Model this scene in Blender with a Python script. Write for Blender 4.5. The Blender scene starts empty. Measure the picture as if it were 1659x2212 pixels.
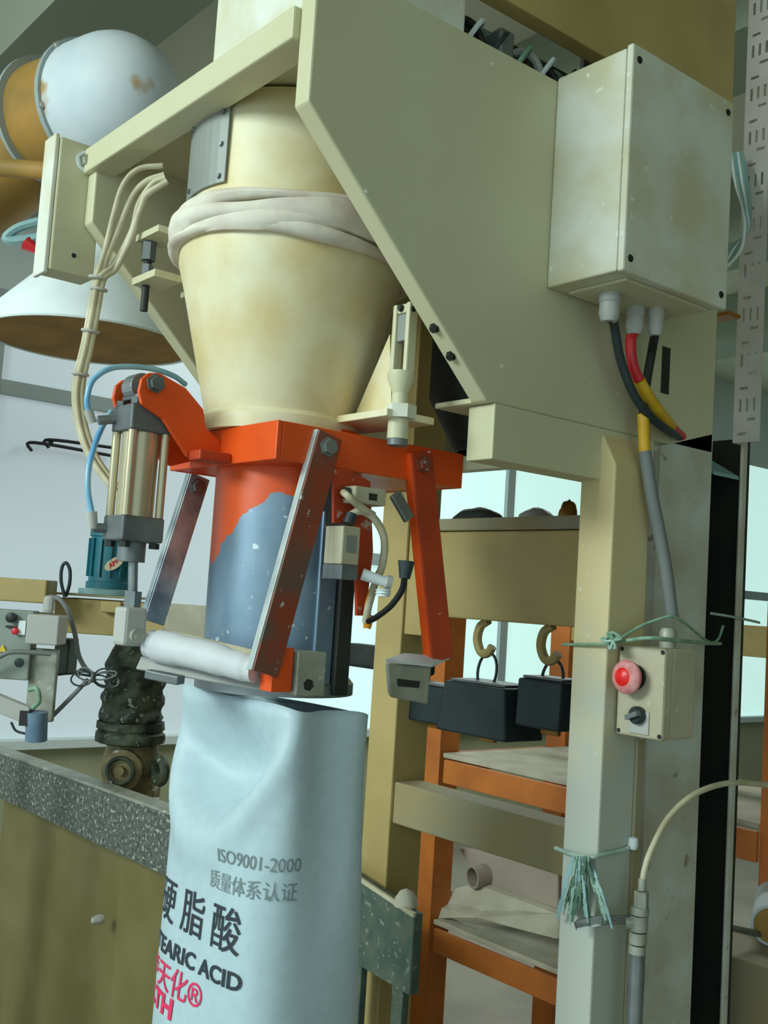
import bpy, bmesh, math, random
from mathutils import Vector as V, Matrix, noise
random.seed(7)
PI = math.pi
scene = bpy.context.scene
COL = scene.collection

# ------------------------------------------------------------------ camera
IW, IH, F = 1659., 2212., 2300.
yaw, pitch, roll = math.radians(51.0), math.radians(4.8), math.radians(3.7)
fw = V((-math.sin(yaw)*math.cos(pitch), math.cos(yaw)*math.cos(pitch), math.sin(pitch)))
_r = V((math.cos(yaw), math.sin(yaw), 0)); _u = _r.cross(fw)
rt = _r*math.cos(roll) + _u*math.sin(roll)
up = -_r*math.sin(roll) + _u*math.cos(roll)
CAM = V((1.018, -1.264, 1.5))
cd = bpy.data.cameras.new('camera'); cam = bpy.data.objects.new('camera', cd); COL.objects.link(cam)
cd.sensor_fit = 'VERTICAL'; cd.sensor_height = 36.0; cd.lens = 36.0*F/IH; cd.clip_start = .02
cam.matrix_world = Matrix(((rt.x, up.x, -fw.x, CAM.x), (rt.y, up.y, -fw.y, CAM.y), (rt.z, up.z, -fw.z, CAM.z), (0, 0, 0, 1)))
scene.camera = cam
# ------------------------------------------------------------------ light and exposure
w = bpy.data.worlds.new('world'); scene.world = w; w.use_nodes = True
w.node_tree.nodes['Background'].inputs[0].default_value = (.74, .98, 1.0, 1)
w.node_tree.nodes['Background'].inputs[1].default_value = .74
def area(name, loc, target, sx, sy, power, colr):
    l = bpy.data.lights.new(name, 'AREA'); l.shape = 'RECTANGLE'; l.size = sx; l.size_y = sy; l.energy = power; l.color = colr
    o = bpy.data.objects.new(name, l); COL.objects.link(o); o.location = loc
    o.rotation_euler = (V(target)-V(loc)).to_track_quat('-Z', 'Y').to_euler(); return o
area('window_light', (-.7, -4.2, 3.2), (-.3, -.3, 1.7), 1.8, 1.2, 125, (.84, 1.0, .95))
area('ceiling_lamp_light', (-2.2, 2.4, 3.2), (-2.2, 2.4, 0), 2.4, .4, 40, (.9, 1.0, .97))
scene.view_settings.view_transform = 'Standard'; scene.view_settings.look = 'None'
scene.view_settings.gamma = 1; scene.view_settings.use_curve_mapping = False
scene.view_settings.exposure = 0.41

# ------------------------------------------------------------------ pixel of the photograph -> point in the place
def ray(x, y): return fw + rt*((x-829.5)/F) - up*((y-1106.)/F)
def PX(x, y, v): d = ray(x, y); return CAM + d*((v-CAM.x)/d.x)
def PY(x, y, v): d = ray(x, y); return CAM + d*((v-CAM.y)/d.y)
def PZ(x, y, v): d = ray(x, y); return CAM + d*((v-CAM.z)/d.z)
def PD(x, y, t): return CAM + ray(x, y)*t

# ------------------------------------------------------------------ materials
def lin(c):
    return tuple(((v/255.)/12.92 if v/255. <= .04045 else ((v/255.+.055)/1.055)**2.4) for v in c) + (1,)
MATS = {}
def M(name, c1, c2=None, scale=8, rough=.6, metal=0., bump=0., speck=None, streak=1., emit=0., lo=.35, hi=.65):
    m = bpy.data.materials.new(name); m.use_nodes = True; nt = m.node_tree; N = nt.nodes; L = nt.links
    b = N['Principled BSDF']; b.inputs['Roughness'].default_value = rough; b.inputs['Metallic'].default_value = metal
    b.inputs['Base Color'].default_value = lin(c1)
    geo = N.new('ShaderNodeNewGeometry'); mp = N.new('ShaderNodeMapping'); L.new(geo.outputs['Position'], mp.inputs[0])
    mp.inputs['Scale'].default_value = (1, 1, streak)
    out = None
    if c2:
        n = N.new('ShaderNodeTexNoise'); n.inputs['Scale'].default_value = scale; n.inputs['Detail'].default_value = 6
        L.new(mp.outputs[0], n.inputs['Vector'])
        r = N.new('ShaderNodeValToRGB'); r.color_ramp.elements[0].position = lo; r.color_ramp.elements[1].position = hi
        r.color_ramp.elements[0].color = lin(c1); r.color_ramp.elements[1].color = lin(c2)
        L.new(n.outputs['Fac'], r.inputs[0]); out = r.outputs[0]
        if bump:
            bp = N.new('ShaderNodeBump'); bp.inputs['Strength'].default_value = bump; bp.inputs['Distance'].default_value = .01
            L.new(n.outputs['Fac'], bp.inputs['Height']); L.new(bp.outputs[0], b.inputs['Normal'])
    if speck:
        sc, ss, th = speck
        n2 = N.new('ShaderNodeTexNoise'); n2.inputs['Scale'].default_value = ss; n2.inputs['Detail'].default_value = 3
        L.new(geo.outputs['Position'], n2.inputs['Vector'])
        r2 = N.new('ShaderNodeValToRGB'); r2.color_ramp.elements[0].position = th; r2.color_ramp.elements[1].position = min(th+.06, 1)
        r2.color_ramp.elements[0].color = (0, 0, 0, 1); r2.color_ramp.elements[1].color = (1, 1, 1, 1)
        L.new(n2.outputs['Fac'], r2.inputs[0])
        mx = N.new('ShaderNodeMix'); mx.data_type = 'RGBA'
        L.new(r2.outputs[0], mx.inputs[0]); mx.inputs[7].default_value = lin(sc)
        if out: L.new(out, mx.inputs[6])
        else: mx.inputs[6].default_value = lin(c1)
        out = mx.outputs[2]
    if out: L.new(out, b.inputs['Base Color'])
    if emit:
        b.inputs['Emission Color'].default_value = lin(c1); b.inputs['Emission Strength'].default_value = emit
    MATS[name] = m; return m
M('cream', (204, 200, 170), (196, 190, 156), 3, .5, speck=((222, 218, 196), 60, .76))
M('cream_dusty', (200, 194, 164), (216, 218, 208), 7, .7, speck=((232, 232, 224), 60, .68), lo=.40, hi=.60)
M('hopper', (230, 222, 192), (212, 192, 138), 9, .45, speck=((150, 140, 110), 90, .75))
M('tan', (188, 166, 108), (170, 148, 92), 5, .55)
M('housing_tan_shaded', (134, 124, 84), (116, 106, 62), 4, .6)  # tan made darker, the housing's shade is in the colour
M('tan_dusty', (158, 142, 102), (150, 144, 118), 7, .7)
M('orange', (236, 86, 14), (216, 74, 14), 9, .42, speck=((232, 190, 160), 50, .74))
M('orange_shaded', (188, 62, 22), (170, 56, 24), 14, .5, speck=((205, 190, 175), 34, .66))  # same orange paint as it looks in shade, shade put into the colour
M('arm_paint', (150, 62, 34), (92, 84, 74), 13, .5, metal=.1, speck=((196, 200, 198), 60, .66))
M('arm_edge', (190, 196, 196), (168, 176, 178), 30, .5, metal=.2)
M('arm_worn', (112, 126, 138), (176, 188, 192), 20, .45, metal=.4, speck=((190, 90, 50), 40, .78))
M('rack_orange', (206, 118, 44), (184, 102, 42), 10, .6, speck=((214, 206, 180), 20, .72))
M('galv', (168, 170, 160), (142, 144, 132), 22, .5, metal=.25, speck=((206, 208, 200), 70, .66))
M('galv_worn', (206, 210, 204), (180, 172, 152), 8, .6, metal=.1, speck=((150, 140, 118), 30, .66))
M('steel', (150, 156, 158), (120, 126, 128), 18, .35, metal=.7)
M('plate_grey', (146, 150, 148), (134, 138, 134), 6, .5, metal=.3)
M('alu', (196, 184, 156), (176, 162, 130), 6, .32, metal=.55, streak=.1)
M('cast_grey', (120, 126, 128), (98, 104, 106), 20, .5, metal=.4)
M('dark_steel', (46, 50, 48), (34, 36, 34), 14, .6, metal=.2)
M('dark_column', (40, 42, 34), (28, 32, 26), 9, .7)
M('black', (22, 24, 26), rough=.5)
M('rubber', (40, 52, 56), rough=.45)
M('weight_iron', (46, 60, 64), (34, 44, 48), 10, .5, metal=.3)
M('cloth', (226, 220, 206), (206, 192, 180), 16, .9, bump=.25)
M('white_bar', (222, 224, 228), (198, 202, 210), 14, .6)
M('dust', (196, 190, 172), (176, 170, 150), 12, .95)
M('cable_cream', (206, 198, 172), (176, 166, 136), 20, .6)
M('cable_grey', (120, 124, 124), rough=.6)
M('tube_blue', (150, 196, 214), (96, 160, 206), 10, .3)
M('plastic_grey', (178, 178, 174), rough=.5)
M('red', (214, 40, 50), rough=.4)
M('red_button', (235, 30, 24), rough=.35)
M('button_dust', (226, 160, 160), (206, 110, 112), 80, .8)
M('yellow', (226, 178, 40), (206, 156, 28), 40, .5)
M('amber', (226, 146, 30), rough=.4)
M('teal', (24, 112, 128), (30, 96, 112), 10, .5)
M('pale_teal', (142, 176, 178), (120, 158, 162), 10, .6)
M('blue_grey', (120, 148, 170), (96, 120, 146), 10, .5)
M('control_grey', (146, 156, 150), (128, 138, 130), 8, .6)
M('beige_box', (190, 182, 158), (172, 164, 138), 14, .6, speck=((214, 210, 198), 60, .68))
M('green_tie', (112, 150, 124), (150, 182, 160), 40, .5)
M('strip_green', (120, 150, 136), (176, 200, 190), 18, .35)
M('strip_dark', (70, 100, 82), (110, 140, 124), 18, .4)
M('cone_white', (232, 240, 244), (216, 226, 230), 7, .7)
M('cone_under', (168, 122, 40), (140, 104, 36), 12, .8)
M('duct', (206, 218, 228), (220, 228, 234), 8, .55, speck=((186, 150, 96), 5, .60))
M('duct_tan', (178, 134, 64), (150, 118, 60), 9, .6)
M('valve_dark', (74, 82, 64), (26, 32, 24), 22, .6, speck=((150, 158, 140), 44, .62), bump=.6, lo=.42, hi=.58)
M('gear_tan', (150, 134, 92), (96, 88, 60), 18, .6, speck=((206, 200, 190), 30, .66))
M('rail', (122, 124, 116), (78, 88, 84), 46, .5, metal=.3, speck=((196, 200, 196), 90, .58), streak=2.5)
M('container', (88, 100, 86), (66, 84, 76), 26, .8, speck=((130, 138, 126), 90, .62))
M('wall_white', (206, 216, 216), (198, 208, 208), 2, .9)
M('wall_dado', (168, 168, 136), (156, 156, 126), 3, .9)
M('frame_grey', (158, 168, 168), rough=.6)
M('floor', (150, 142, 128), (132, 126, 114), 3, .8)
M('ceiling', (204, 200, 178), (194, 190, 168), 2, .9)
M('ceiling_beam', (136, 142, 124), rough=.9)
M('pane', (196, 232, 226), rough=.3, emit=.62)
M('pane_cool', (186, 200, 206), rough=.3, emit=.36)
M('ink_black', (44, 52, 60), rough=.7)
M('ink_faded', (122, 134, 136), rough=.8)
M('ink_red', (228, 44, 96), rough=.7)
M('perforated', (206, 198, 196), (190, 182, 176), 10, .6)
M('yellowish_sign', (226, 200, 60), rough=.6)
M('oval_cream', (226, 212, 180), rough=.6)
M('cardboard', (170, 156, 142), (156, 142, 130), 6, .85)
M('brass', (176, 120, 50), (150, 100, 40), 10, .45, metal=.5)
# bag film: slightly translucent woven plastic
m = M('bag', (184, 204, 214), (178, 198, 208), 60, .5, bump=.04)
m.node_tree.nodes['Principled BSDF'].inputs['Transmission Weight'].default_value = 0.0
m = M('post_paint', (212, 196, 150), (204, 186, 138), 5, .6, speck=((226, 226, 214), 70, .70))
nt = m.node_tree; N = nt.nodes; L = nt.links; bs = N['Principled BSDF']; src = bs.inputs['Base Color'].links[0].from_socket
geo = N.new('ShaderNodeNewGeometry'); sxy = N.new('ShaderNodeSeparateXYZ'); L.new(geo.outputs['Position'], sxy.inputs[0])
nz = N.new('ShaderNodeTexNoise'); nz.inputs['Scale'].default_value = 14; nz.inputs['Detail'].default_value = 8; L.new(geo.outputs['Position'], nz.inputs['Vector'])
ad = N.new('ShaderNodeMath'); ad.operation = 'MULTIPLY_ADD'; L.new(nz.outputs['Fac'], ad.inputs[0]); ad.inputs[1].default_value = .55; L.new(sxy.outputs[2], ad.inputs[2])
rp = N.new('ShaderNodeValToRGB'); rp.color_ramp.elements[0].position = .46; rp.color_ramp.elements[1].position = .60
mr = N.new('ShaderNodeMapRange'); mr.inputs[1].default_value = .6; mr.inputs[2].default_value = 2.6; L.new(ad.outputs[0], mr.inputs[0]); L.new(mr.outputs[0], rp.inputs[0])
mx = N.new('ShaderNodeMix'); mx.data_type = 'RGBA'; L.new(rp.outputs[0], mx.inputs[0]); mx.inputs[6].default_value = lin((184, 188, 180)); L.new(src, mx.inputs[7]); L.new(mx.outputs[2], bs.inputs['Base Color'])
# spout: orange paint whose ragged lower border runs round the tube above bare blue steel
m = M('spout', (138, 160, 180), (104, 128, 152), 9, .40, metal=.35, speck=((196, 206, 214), 70, .66), streak=.6)
nt = m.node_tree; N = nt.nodes; L = nt.links; bs = N['Principled BSDF']
src = bs.inputs['Base Color'].links[0].from_socket
geo = N.new('ShaderNodeNewGeometry'); sx = N.new('ShaderNodeSeparateXYZ'); L.new(geo.outputs['Position'], sx.inputs[0])
nz = N.new('ShaderNodeTexNoise'); nz.inputs['Scale'].default_value = 26; nz.inputs['Detail'].default_value = 5; L.new(geo.outputs['Position'], nz.inputs['Vector'])
def mth(op, a, b_):
    n = N.new('ShaderNodeMath'); n.operation = op
    for i, v in enumerate((a, b_)):
        if isinstance(v, (int, float)): n.inputs[i].default_value = v
        else: L.new(v, n.inputs[i])
    return n.outputs[0]
# border height falls from the camera-facing seam towards the -X side
h = mth('ADD', mth('MULTIPLY', sx.outputs[0], -.80), mth('MULTIPLY', sx.outputs[1], -.25))
h = mth('ADD', sx.outputs[2], mth('ADD', h, mth('MULTIPLY', mth('SUBTRACT', nz.outputs['Fac'], .5), .10)))
fac = mth('GREATER_THAN', h, 1.920)
mx = N.new('ShaderNodeMix'); mx.data_type = 'RGBA'; L.new(fac, mx.inputs[0]); L.new(src, mx.inputs[6]); mx.inputs[7].default_value = lin((228, 86, 24))
L.new(mx.outputs[2], bs.inputs['Base Color'])
L.new(mth('MULTIPLY', mth('SUBTRACT', 1., fac), .45), bs.inputs['Metallic'])

# ------------------------------------------------------------------ mesh helpers
class MB:
    def __init__(s): s.v = []; s.f = []
    def add(s, vs, fs):
        o = len(s.v); s.v += [V(p) for p in vs]; s.f += [tuple(i+o for i in f) for f in fs]; return s
    def box(s, x0, x1, y0, y1, z0, z1):
        return s.add([(x0,y0,z0),(x1,y0,z0),(x1,y1,z0),(x0,y1,z0),(x0,y0,z1),(x1,y0,z1),(x1,y1,z1),(x0,y1,z1)],
                     [(0,3,2,1),(4,5,6,7),(0,1,5,4),(1,2,6,5),(2,3,7,6),(3,0,4,7)])
    def obox(s, c, ax, ay, az):           # oriented box: centre and three half-axis vectors
        c, ax, ay, az = V(c), V(ax), V(ay), V(az)
        p = [c+ax*i+ay*j+az*k for k in (-1,1) for j in (-1,1) for i in (-1,1)]
        return s.add(p, [(0,2,3,1),(4,5,7,6),(0,1,5,4),(1,3,7,5),(3,2,6,7),(2,0,4,6)])
    def bar(s, a, b, wdt, thk, side):     # flat bar a->b, width along 'side'
        a, b = V(a), V(b); d = (b-a).normalized(); sd = V(side); sd = (sd - d*sd.dot(d)).normalized(); n = d.cross(sd)
        return s.obox((a+b)/2, (b-a)/2, sd*wdt/2, n*thk/2)
    def prism(s, pts, ext):
        n = len(pts); ext = V(ext); p = [V(q) for q in pts]
        return s.add(p + [q+ext for q in p], [tuple(range(n))[::-1], tuple(range(n, 2*n))] + [(i, (i+1) % n, n+(i+1) % n, n+i) for i in range(n)])
    def tube(s, pts, r, n=10, caps=True, smooth=True):
        p = [V(q) for q in pts]
        if smooth and len(p) > 2: p = crom(p)
        rs = r if isinstance(r, (list, tuple)) else None
        T = []
        for i in range(len(p)):
            a = p[max(i-1, 0)]; b = p[min(i+1, len(p)-1)]; T.append((b-a).normalized())
        nrm = T[0].orthogonal().normalized(); rings = []; vs = []; fs = []
        for i in range(len(p)):
            if i: nrm = (nrm - T[i]*nrm.dot(T[i])).normalized()
            bi = T[i].cross(nrm); f = i/(len(p)-1)
            rr = r if rs is None else rs[0]+(rs[-1]-rs[0])*f if len(rs) == 2 else rs[min(int(round(f*(len(rs)-1))), len(rs)-1)]
            for k in range(n):
                an = 2*PI*k/n; vs.append(p[i]+(nrm*math.cos(an)+bi*math.sin(an))*rr)
        for i in range(len(p)-1):
            for k in range(n):
                fs.append((i*n+k, i*n+(k+1) % n, (i+1)*n+(k+1) % n, (i+1)*n+k))
        if caps: fs.append(tuple(range(n))[::-1]); fs.append(tuple(range((len(p)-1)*n, len(p)*n)))
        return s.add(vs, fs)
    def cyl(s, a, b, r, n=16, r2=None):
        return s.tube([a, b], [r, r if r2 is None else r2], n, True, False)
    def lathe(s, c, axis, prof, n=32, close=False):     # prof: (radius, height along the axis)
        c = V(c); ax = V(axis).normalized(); e1 = ax.orthogonal().normalized(); e2 = ax.cross(e1); vs = []; fs = []
        for (r_, h_) in prof:
            for k in range(n):
                an = 2*PI*k/n; vs.append(c+ax*h_+(e1*math.cos(an)+e2*math.sin(an))*r_)
        m_ = len(prof)
        for i in range(m_-1 if not close else m_):
            j = (i+1) % m_
            for k in range(n): fs.append((i*n+k, i*n+(k+1) % n, j*n+(k+1) % n, j*n+k))
        if not close:
            if prof[0][0] > 1e-6: fs.append(tuple(range(n))[::-1])
            if prof[-1][0] > 1e-6: fs.append(tuple(range((m_-1)*n, m_*n)))
        return s.add(vs, fs)
    def torus(s, c, axis, R, r, n=24, k=8):
        return s.lathe(c, axis, [(R+r*math.cos(2*PI*i/k), r*math.sin(2*PI*i/k)) for i in range(k)], n, True)
def crom(p, sub=6):
    out = []; q = [p[0]*2-p[1]] + p + [p[-1]*2-p[-2]]
    for i in range(1, len(q)-2):
        a, b, c, d = q[i-1:i+3]
        for k in range(sub):
            t = k/sub
            out.append(.5*((2*b)+(c-a)*t+(2*a-5*b+4*c-d)*t*t+(3*b-a-3*c+d)*t**3))
    out.append(p[-1]); return out
ORG = {}
def link(name, me, loc, parent):
    o = bpy.data.objects.new(name, me); COL.objects.link(o)
    if parent: o.parent = parent; ORG[o.name] = ORG[parent.name]
    else: o.location = loc; ORG[o.name] = V(loc)
    return o
def thing(name, label, cat, loc, group=None):
    o = link(name, None, V(loc), None); o.empty_display_size = .05
    o['label'] = label; o['category'] = cat
    if group: o['group'] = group
    return o
def build(name, mb, mat, parent=None, bevel=0, smooth=False, label=None, cat=None, group=None, kind=None, solid=0, sub=0):
    if parent: org = ORG[parent.name]
    else:
        lo = V([min(p[i] for p in mb.v) for i in range(3)]); hi = V([max(p[i] for p in mb.v) for i in range(3)])
        org = V(((lo.x+hi.x)/2, (lo.y+hi.y)/2, lo.z))
    me = bpy.data.meshes.new(name); me.from_pydata([p-org for p in mb.v], [], mb.f); me.validate()
    bm = bmesh.new(); bm.from_mesh(me); bmesh.ops.recalc_face_normals(bm, faces=bm.faces); bm.to_mesh(me); bm.free()
    me.materials.append(MATS[mat])
    o = link(name, me, org, parent)
    if smooth:
        for p in me.polygons: p.use_smooth = len(p.vertices) <= 4
        me.set_sharp_from_angle(angle=math.radians(40))
    if solid:
        md = o.modifiers.new('solid', 'SOLIDIFY'); md.thickness = solid; md.offset = 0
    if bevel:
        md = o.modifiers.new('bevel', 'BEVEL'); md.width = bevel; md.segments = 2; md.limit_method = 'ANGLE'
    if sub:
        md = o.modifiers.new('sub', 'SUBSURF'); md.levels = sub; md.render_levels = sub
    if label: o['label'] = label
    if cat: o['category'] = cat
    if group: o['group'] = group
    if kind: o['kind'] = kind
    return o
def box(name, mat, parent, *a, bevel=.002, **k): return build(name, MB().box(*a), mat, parent, bevel=bevel, **k)
def bolt(parent, c, axis, r=.008, h_=.006, mat='steel', name='bolt'):
    c = V(c); ax = V(axis).normalized()
    return build(name, MB().lathe(c, ax, [(r*1.35, 0), (r*1.35, h_*.3), (r, h_*.3), (r, h_), (0, h_)], 6 if r > .004 else 8), mat, parent)
def perf_plate(mb, org, eu, ev, en, wu, wv, thk, holes):
    # plate in the u-v plane with real rectangular holes (u0,u1,v0,v1)
    us = sorted({0, wu, *[x for h_ in holes for x in h_[:2]]}); vs_ = sorted({0, wv, *[x for h_ in holes for x in h_[2:]]})
    org, eu, ev, en = V(org), V(eu), V(ev), V(en)
    solid = {}
    for i in range(len(us)-1):
        for j in range(len(vs_)-1):
            u = (us[i]+us[i+1])/2; v = (vs_[j]+vs_[j+1])/2
            solid[i, j] = not any(a < u < b and c < v < d for a, b, c, d in holes)
    P = lambda u, v, k: org+eu*u+ev*v+en*(thk*k)
    for (i, j), ok in solid.items():
        if not ok: continue
        a, b, c, d = us[i], us[i+1], vs_[j], vs_[j+1]
        mb.add([P(a,c,0),P(b,c,0),P(b,d,0),P(a,d,0)], [(0,3,2,1)]); mb.add([P(a,c,1),P(b,c,1),P(b,d,1),P(a,d,1)], [(0,1,2,3)])
        for di, dj, q in ((-1,0,((a,d),(a,c))),(1,0,((b,c),(b,d))),(0,-1,((a,c),(b,c))),(0,1,((b,d),(a,d)))):
            if not solid.get((i+di, j+dj), False):
                (u0,v0),(u1,v1) = q; mb.add([P(u0,v0,0),P(u1,v1,0),P(u1,v1,1),P(u0,v0,1)], [(0,1,2,3)])
    return mb

# ================================================================== the room
box('floor', 'floor', None, -4.1, 4, -5, 8, -.1, 0, bevel=0, kind='structure')
box('ceiling', 'ceiling', None, -4.1, 4, -5, 8, 3.5, 3.6, bevel=0, kind='structure')
for i, y in enumerate((-.2, 1.3, 2.8, 4.3)):
    box('trim_%d' % (i+1), 'ceiling_beam', None, -4, 4, y, y+.34, 3.2, 3.5, bevel=0, kind='structure')
wl = box('wall_left', 'wall_dado', None, -4.12, -4.0, -5, 8, 0, .70, bevel=0, kind='structure')
box('wall_upper', 'wall_white', None, -4.12, -4.0, -5, 8, 2.85, 3.5, bevel=0, kind='structure')
box('trim_5', 'wall_white', None, -4.14, -3.93, -5, 8, .70, .745, bevel=.004, kind='structure')
box('wall_unseen_blocker', 'wall_dado', None, 2.6, 2.72, -.6, 8, 0, 3.5, bevel=0, kind='structure')  # unseen wall added to block side light, opening left towards the front
box('wall_right', 'wall_white', None, -4.1, 4, 8.0, 8.12, 0, 3.5, bevel=0, kind='structure')
# window strip in the wall: mullions, rails and frosted panes
ys = [-5, -3.2, -1.6, -.3, .42, 1.75, 3.05, 3.9, 5.0, 6.4, 8]
for i in range(len(ys)-1):
    y0, y1 = ys[i], ys[i+1]
    wnd = box('window_%d' % (i+1), 'frame_grey', None, -4.06, -3.97, y1-.07, y1, .745, 2.85, bevel=.003, kind='structure')
    cool = y1 < 2
    zs = [.745, 2.39, 2.85] if cool else [.745, 1.75, 2.85]
    box('rail', 'frame_grey', wnd, -4.05, -3.97, y0, y1-.07, zs[1]-.035, zs[1]+.035)
    for k in range(2):
        box('pane', 'pane_cool' if cool else 'pane', wnd, -4.02, -4.0, y0, y1-.07, zs[k]+(.035 if k else 0), zs[k+1]-(.035 if k == 0 else 0), bevel=0)
# ================================================================== hood of the filling machine
Zt = 2.265
hood = thing('machine_hood', 'large cream painted steel hood with sloping front edges around the hopper', 'machine hood', (-.3, 0, 1.70))
prof = [(-.595, Zt), (-.595, 2.083), (-.275, 1.777), (.25, 1.777), (.25, Zt)]
build('side_panel', MB().prism([(-.030, y, z) for y, z in prof], (.030, 0, 0)), 'cream', hood, bevel=.003)
build('side_panel', MB().prism([(-.640, y, min(z, 2.2095)) for y, z in prof], (.030, 0, 0)), 'cream', hood, bevel=.003)
box('front_beam', 'cream', hood, -.64, -.030, -.605, -.56, 2.168, 2.21, bevel=.003)
box('top_plate', 'cream', hood, -.61, -.03, -.56, .22, 2.20, 2.21)
box('back_panel', 'cream', hood, -.61, -.03, .22, .25, 1.777, 2.21)
box('upper_box', 'cream_dusty', hood, -.25, -.022, -.592, -.334, 2.2105, 2.62, bevel=.004)
box('upper_panel', 'tan', hood, -.05, -.02, -.330, .30, 2.357, 2.75)
box('bottom_flange', 'cream', hood, -.105, -.030, -.275, .0, 1.777, 1.785)
box('side_beam', 'cream', hood, -.048, .003, -.262, .09, 1.700, 1.7765, bevel=.002)
box('slot_shade_patch', 'dark_column', hood, -.004, .0012, .103, .124, 1.855, 1.930, bevel=.001, label='dark patch standing for the shaded slot hole in the side panel')  # dark block in place of a hole, its shade is painted
box('stud', 'dark_steel', hood, -.2, -.19, .1, .2, 2.21, 2.75)
for (px, py) in ((920, 692), (958, 757)):
    t = (py-222.)/(870-222.); y = -.595+t*.32; z = 2.083-t*.306
    bolt(hood, (-.014, y, z), (0, -.69, -.72), .0055, .006, 'dark_steel')
for (y, z) in ((-.3, 2.24), (-.5, 2.0), (-.25, 1.83), (.2, 2.23), (-.06, 1.84), (.0, 1.835)):
    bolt(hood, (0, y, z), (1, 0, 0), .0022, .0012, 'cream_dusty', 'rivet')
# valve block lying in the opening above the side panel
vb = thing('valve_block', 'dark pneumatic valve block in the slot above the side panel', 'valve block', (-.15, -.15, 2.21))
box('body', 'dark_steel', vb, -.19, -.09, -.32, .1, 2.2105, 2.31, bevel=.004)
for i in range(7):
    y = -.305+i*.05
    build('port', MB().cyl((-.09, y, 2.28-(i % 2)*.012), (-.050, y, 2.29-(i % 2)*.012), .011 if i % 2 else .014, 10), ('plastic_grey', 'rubber', 'strip_green')[i % 3], vb, smooth=True)
    build('wire', MB().tube([(-.06, y, 2.285), (-.045, y+.02, 2.325), (-.08, y+.05, 2.34), (-.11, y+.03, 2.30)], .004, 6), ('cone_white', 'rubber', 'green_tie')[i % 3], vb, smooth=True)
box('shade_backing', 'dark_column', vb, -.21, -.192, -.325, .2, 2.2105, 2.43, bevel=0)  # dark sheet added so the opening behind the valves looks shaded
for i in range(9):
    y = -.30+i*.042; build('hose', MB().tube([(-.12, y, 2.30), (-.10, y+.012, 2.345), (-.075, y+.03, 2.335-.01*(i % 3)), (-.06, y+.05, 2.28)], .0065, 8), ('dark_steel', 'strip_dark', 'rubber', 'plastic_grey')[i % 4], vb, smooth=True)
    box('coil_block', ('dark_steel', 'strip_dark', 'cast_grey')[i % 3], vb, -.150, -.100, y, y+.030, 2.3105, 2.335+.008*(i % 3))
box('plate', 'steel', vb, -.085, -.045, -.245, -.215, 2.265, 2.335, bevel=.004)
# terminal box on the far front corner of the hood
tb = thing('terminal_box', 'narrow cream terminal box on the far front corner of the hood', 'terminal box', (-.68, -.62, 1.995))
mbx = MB().prism([(-.6405, -.570, 1.998), (-.6405, -.646, 1.998), (-.69, -.646, 1.998), (-.69, -.570, 1.998)], (0, 0, .222))
build('body', mbx, 'cream', tb, bevel=.003)
box('cover', 'cream_dusty', tb, -.690, -.643, -.654, -.6465, 1.992, 2.224, bevel=.002)
bolt(tb, (-.6405, -.600, 2.19), (1, 0, 0), .011, .016, 'galv'); build('washer', MB().cyl((-.6404, -.600, 2.19), (-.637, -.600, 2.19), .018, 18), 'cone_white', tb, smooth=True); bolt(tb, (-.6405, -.607, 2.03), (1, 0, 0), .003, .002, 'dark_steel', 'screw')
# electric cabinet on the side panel
eb = thing('electric_cabinet', 'dusty cream electric cabinet bolted onto the hood side panel', 'electric cabinet', (.07, -.05, 1.957))
box('body', 'cream_dusty', eb, .0005, .124, -.170, .066, 1.958, 2.268, bevel=.003)
box('lid', 'cream_dusty', eb, .126, .137, -.172, .068, 1.956, 2.270, bevel=.003)
box('gland_plate', 'cream', eb, .016, .118, -.140, .050, 1.953, 1.9578, bevel=.001)
for (y, z) in ((-.158, 1.975), (-.158, 2.25), (.052, 1.975), (.052, 2.25)): bolt(eb, (.137, y, z), (1, 0, 0), .004, .002, 'dark_steel', 'screw')
GL = []
for i, (px, py, r) in enumerate(((1318, 632, .0155), (1373, 662, .014), (1418, 665, .0125))):
    p = PZ(px, py, 1.955); GL.append(p)
    g = build('cable_gland', MB().lathe((p.x, p.y, 1.953), (0, 0, -1), [(r, 0), (r, .012), (r*.9, .013), (r*.95, .03), (r*.7, .04), (0, .04)], 14), 'plastic_grey', eb, smooth=True)
# cables from the cabinet
def cable(name, pts, r, mat, parent=None, **k): return build(name, MB().tube(pts, r, 10), mat, parent, smooth=True, **k)
g0, g1, g2 = GL
xc = .045
c1 = cable('power_cable', [(g0.x, g0.y, 1.918), PX(1326, 700, (g0.x+xc)/2), PX(1340, 775, xc), PX(1368, 850, xc), PX(1405, 900, xc), PX(1445, 932, .03), PX(1478, 950, -.02), PX(1495, 975, -.05)], .0068, 'rubber',
           label='thick black cable curving down from the first gland of the cabinet', cat='cable')
c2 = thing('taped_cable', 'red cable wrapped in yellow tape hanging under the electric cabinet', 'cable', (g1.x, g1.y, 1.80))
pth = [(g1.x, g1.y, 1.918), PX(1362, 735, xc-.006), PX(1366, 785, xc-.006), PX(1380, 822, xc-.004)]
cable('red_sleeve', pth, .0078, 'red', c2)
cable('yellow_tape', [pth[-1], PX(1400, 858, xc-.004), PX(1425, 893, xc-.01), PX(1448, 922, .022)], .0098, 'yellow', c2)
cable('sleeve_end', [PX(1448, 922, .022), PX(1462, 935, .008), PX(1480, 950, -.02)], .0082, 'red', c2)
c3 = thing('conduit_cable', 'grey sheathed cable with a yellow tape joint running down to the stop box', 'cable', (g2.x, g2.y, 1.50))
cable('sheath', [(g2.x, g2.y, 1.918), PX(1408, 760, .035), PX(1396, 830, .03), PX(1389, 900, .038)], .0068, 'dark_steel', c3)
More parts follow.
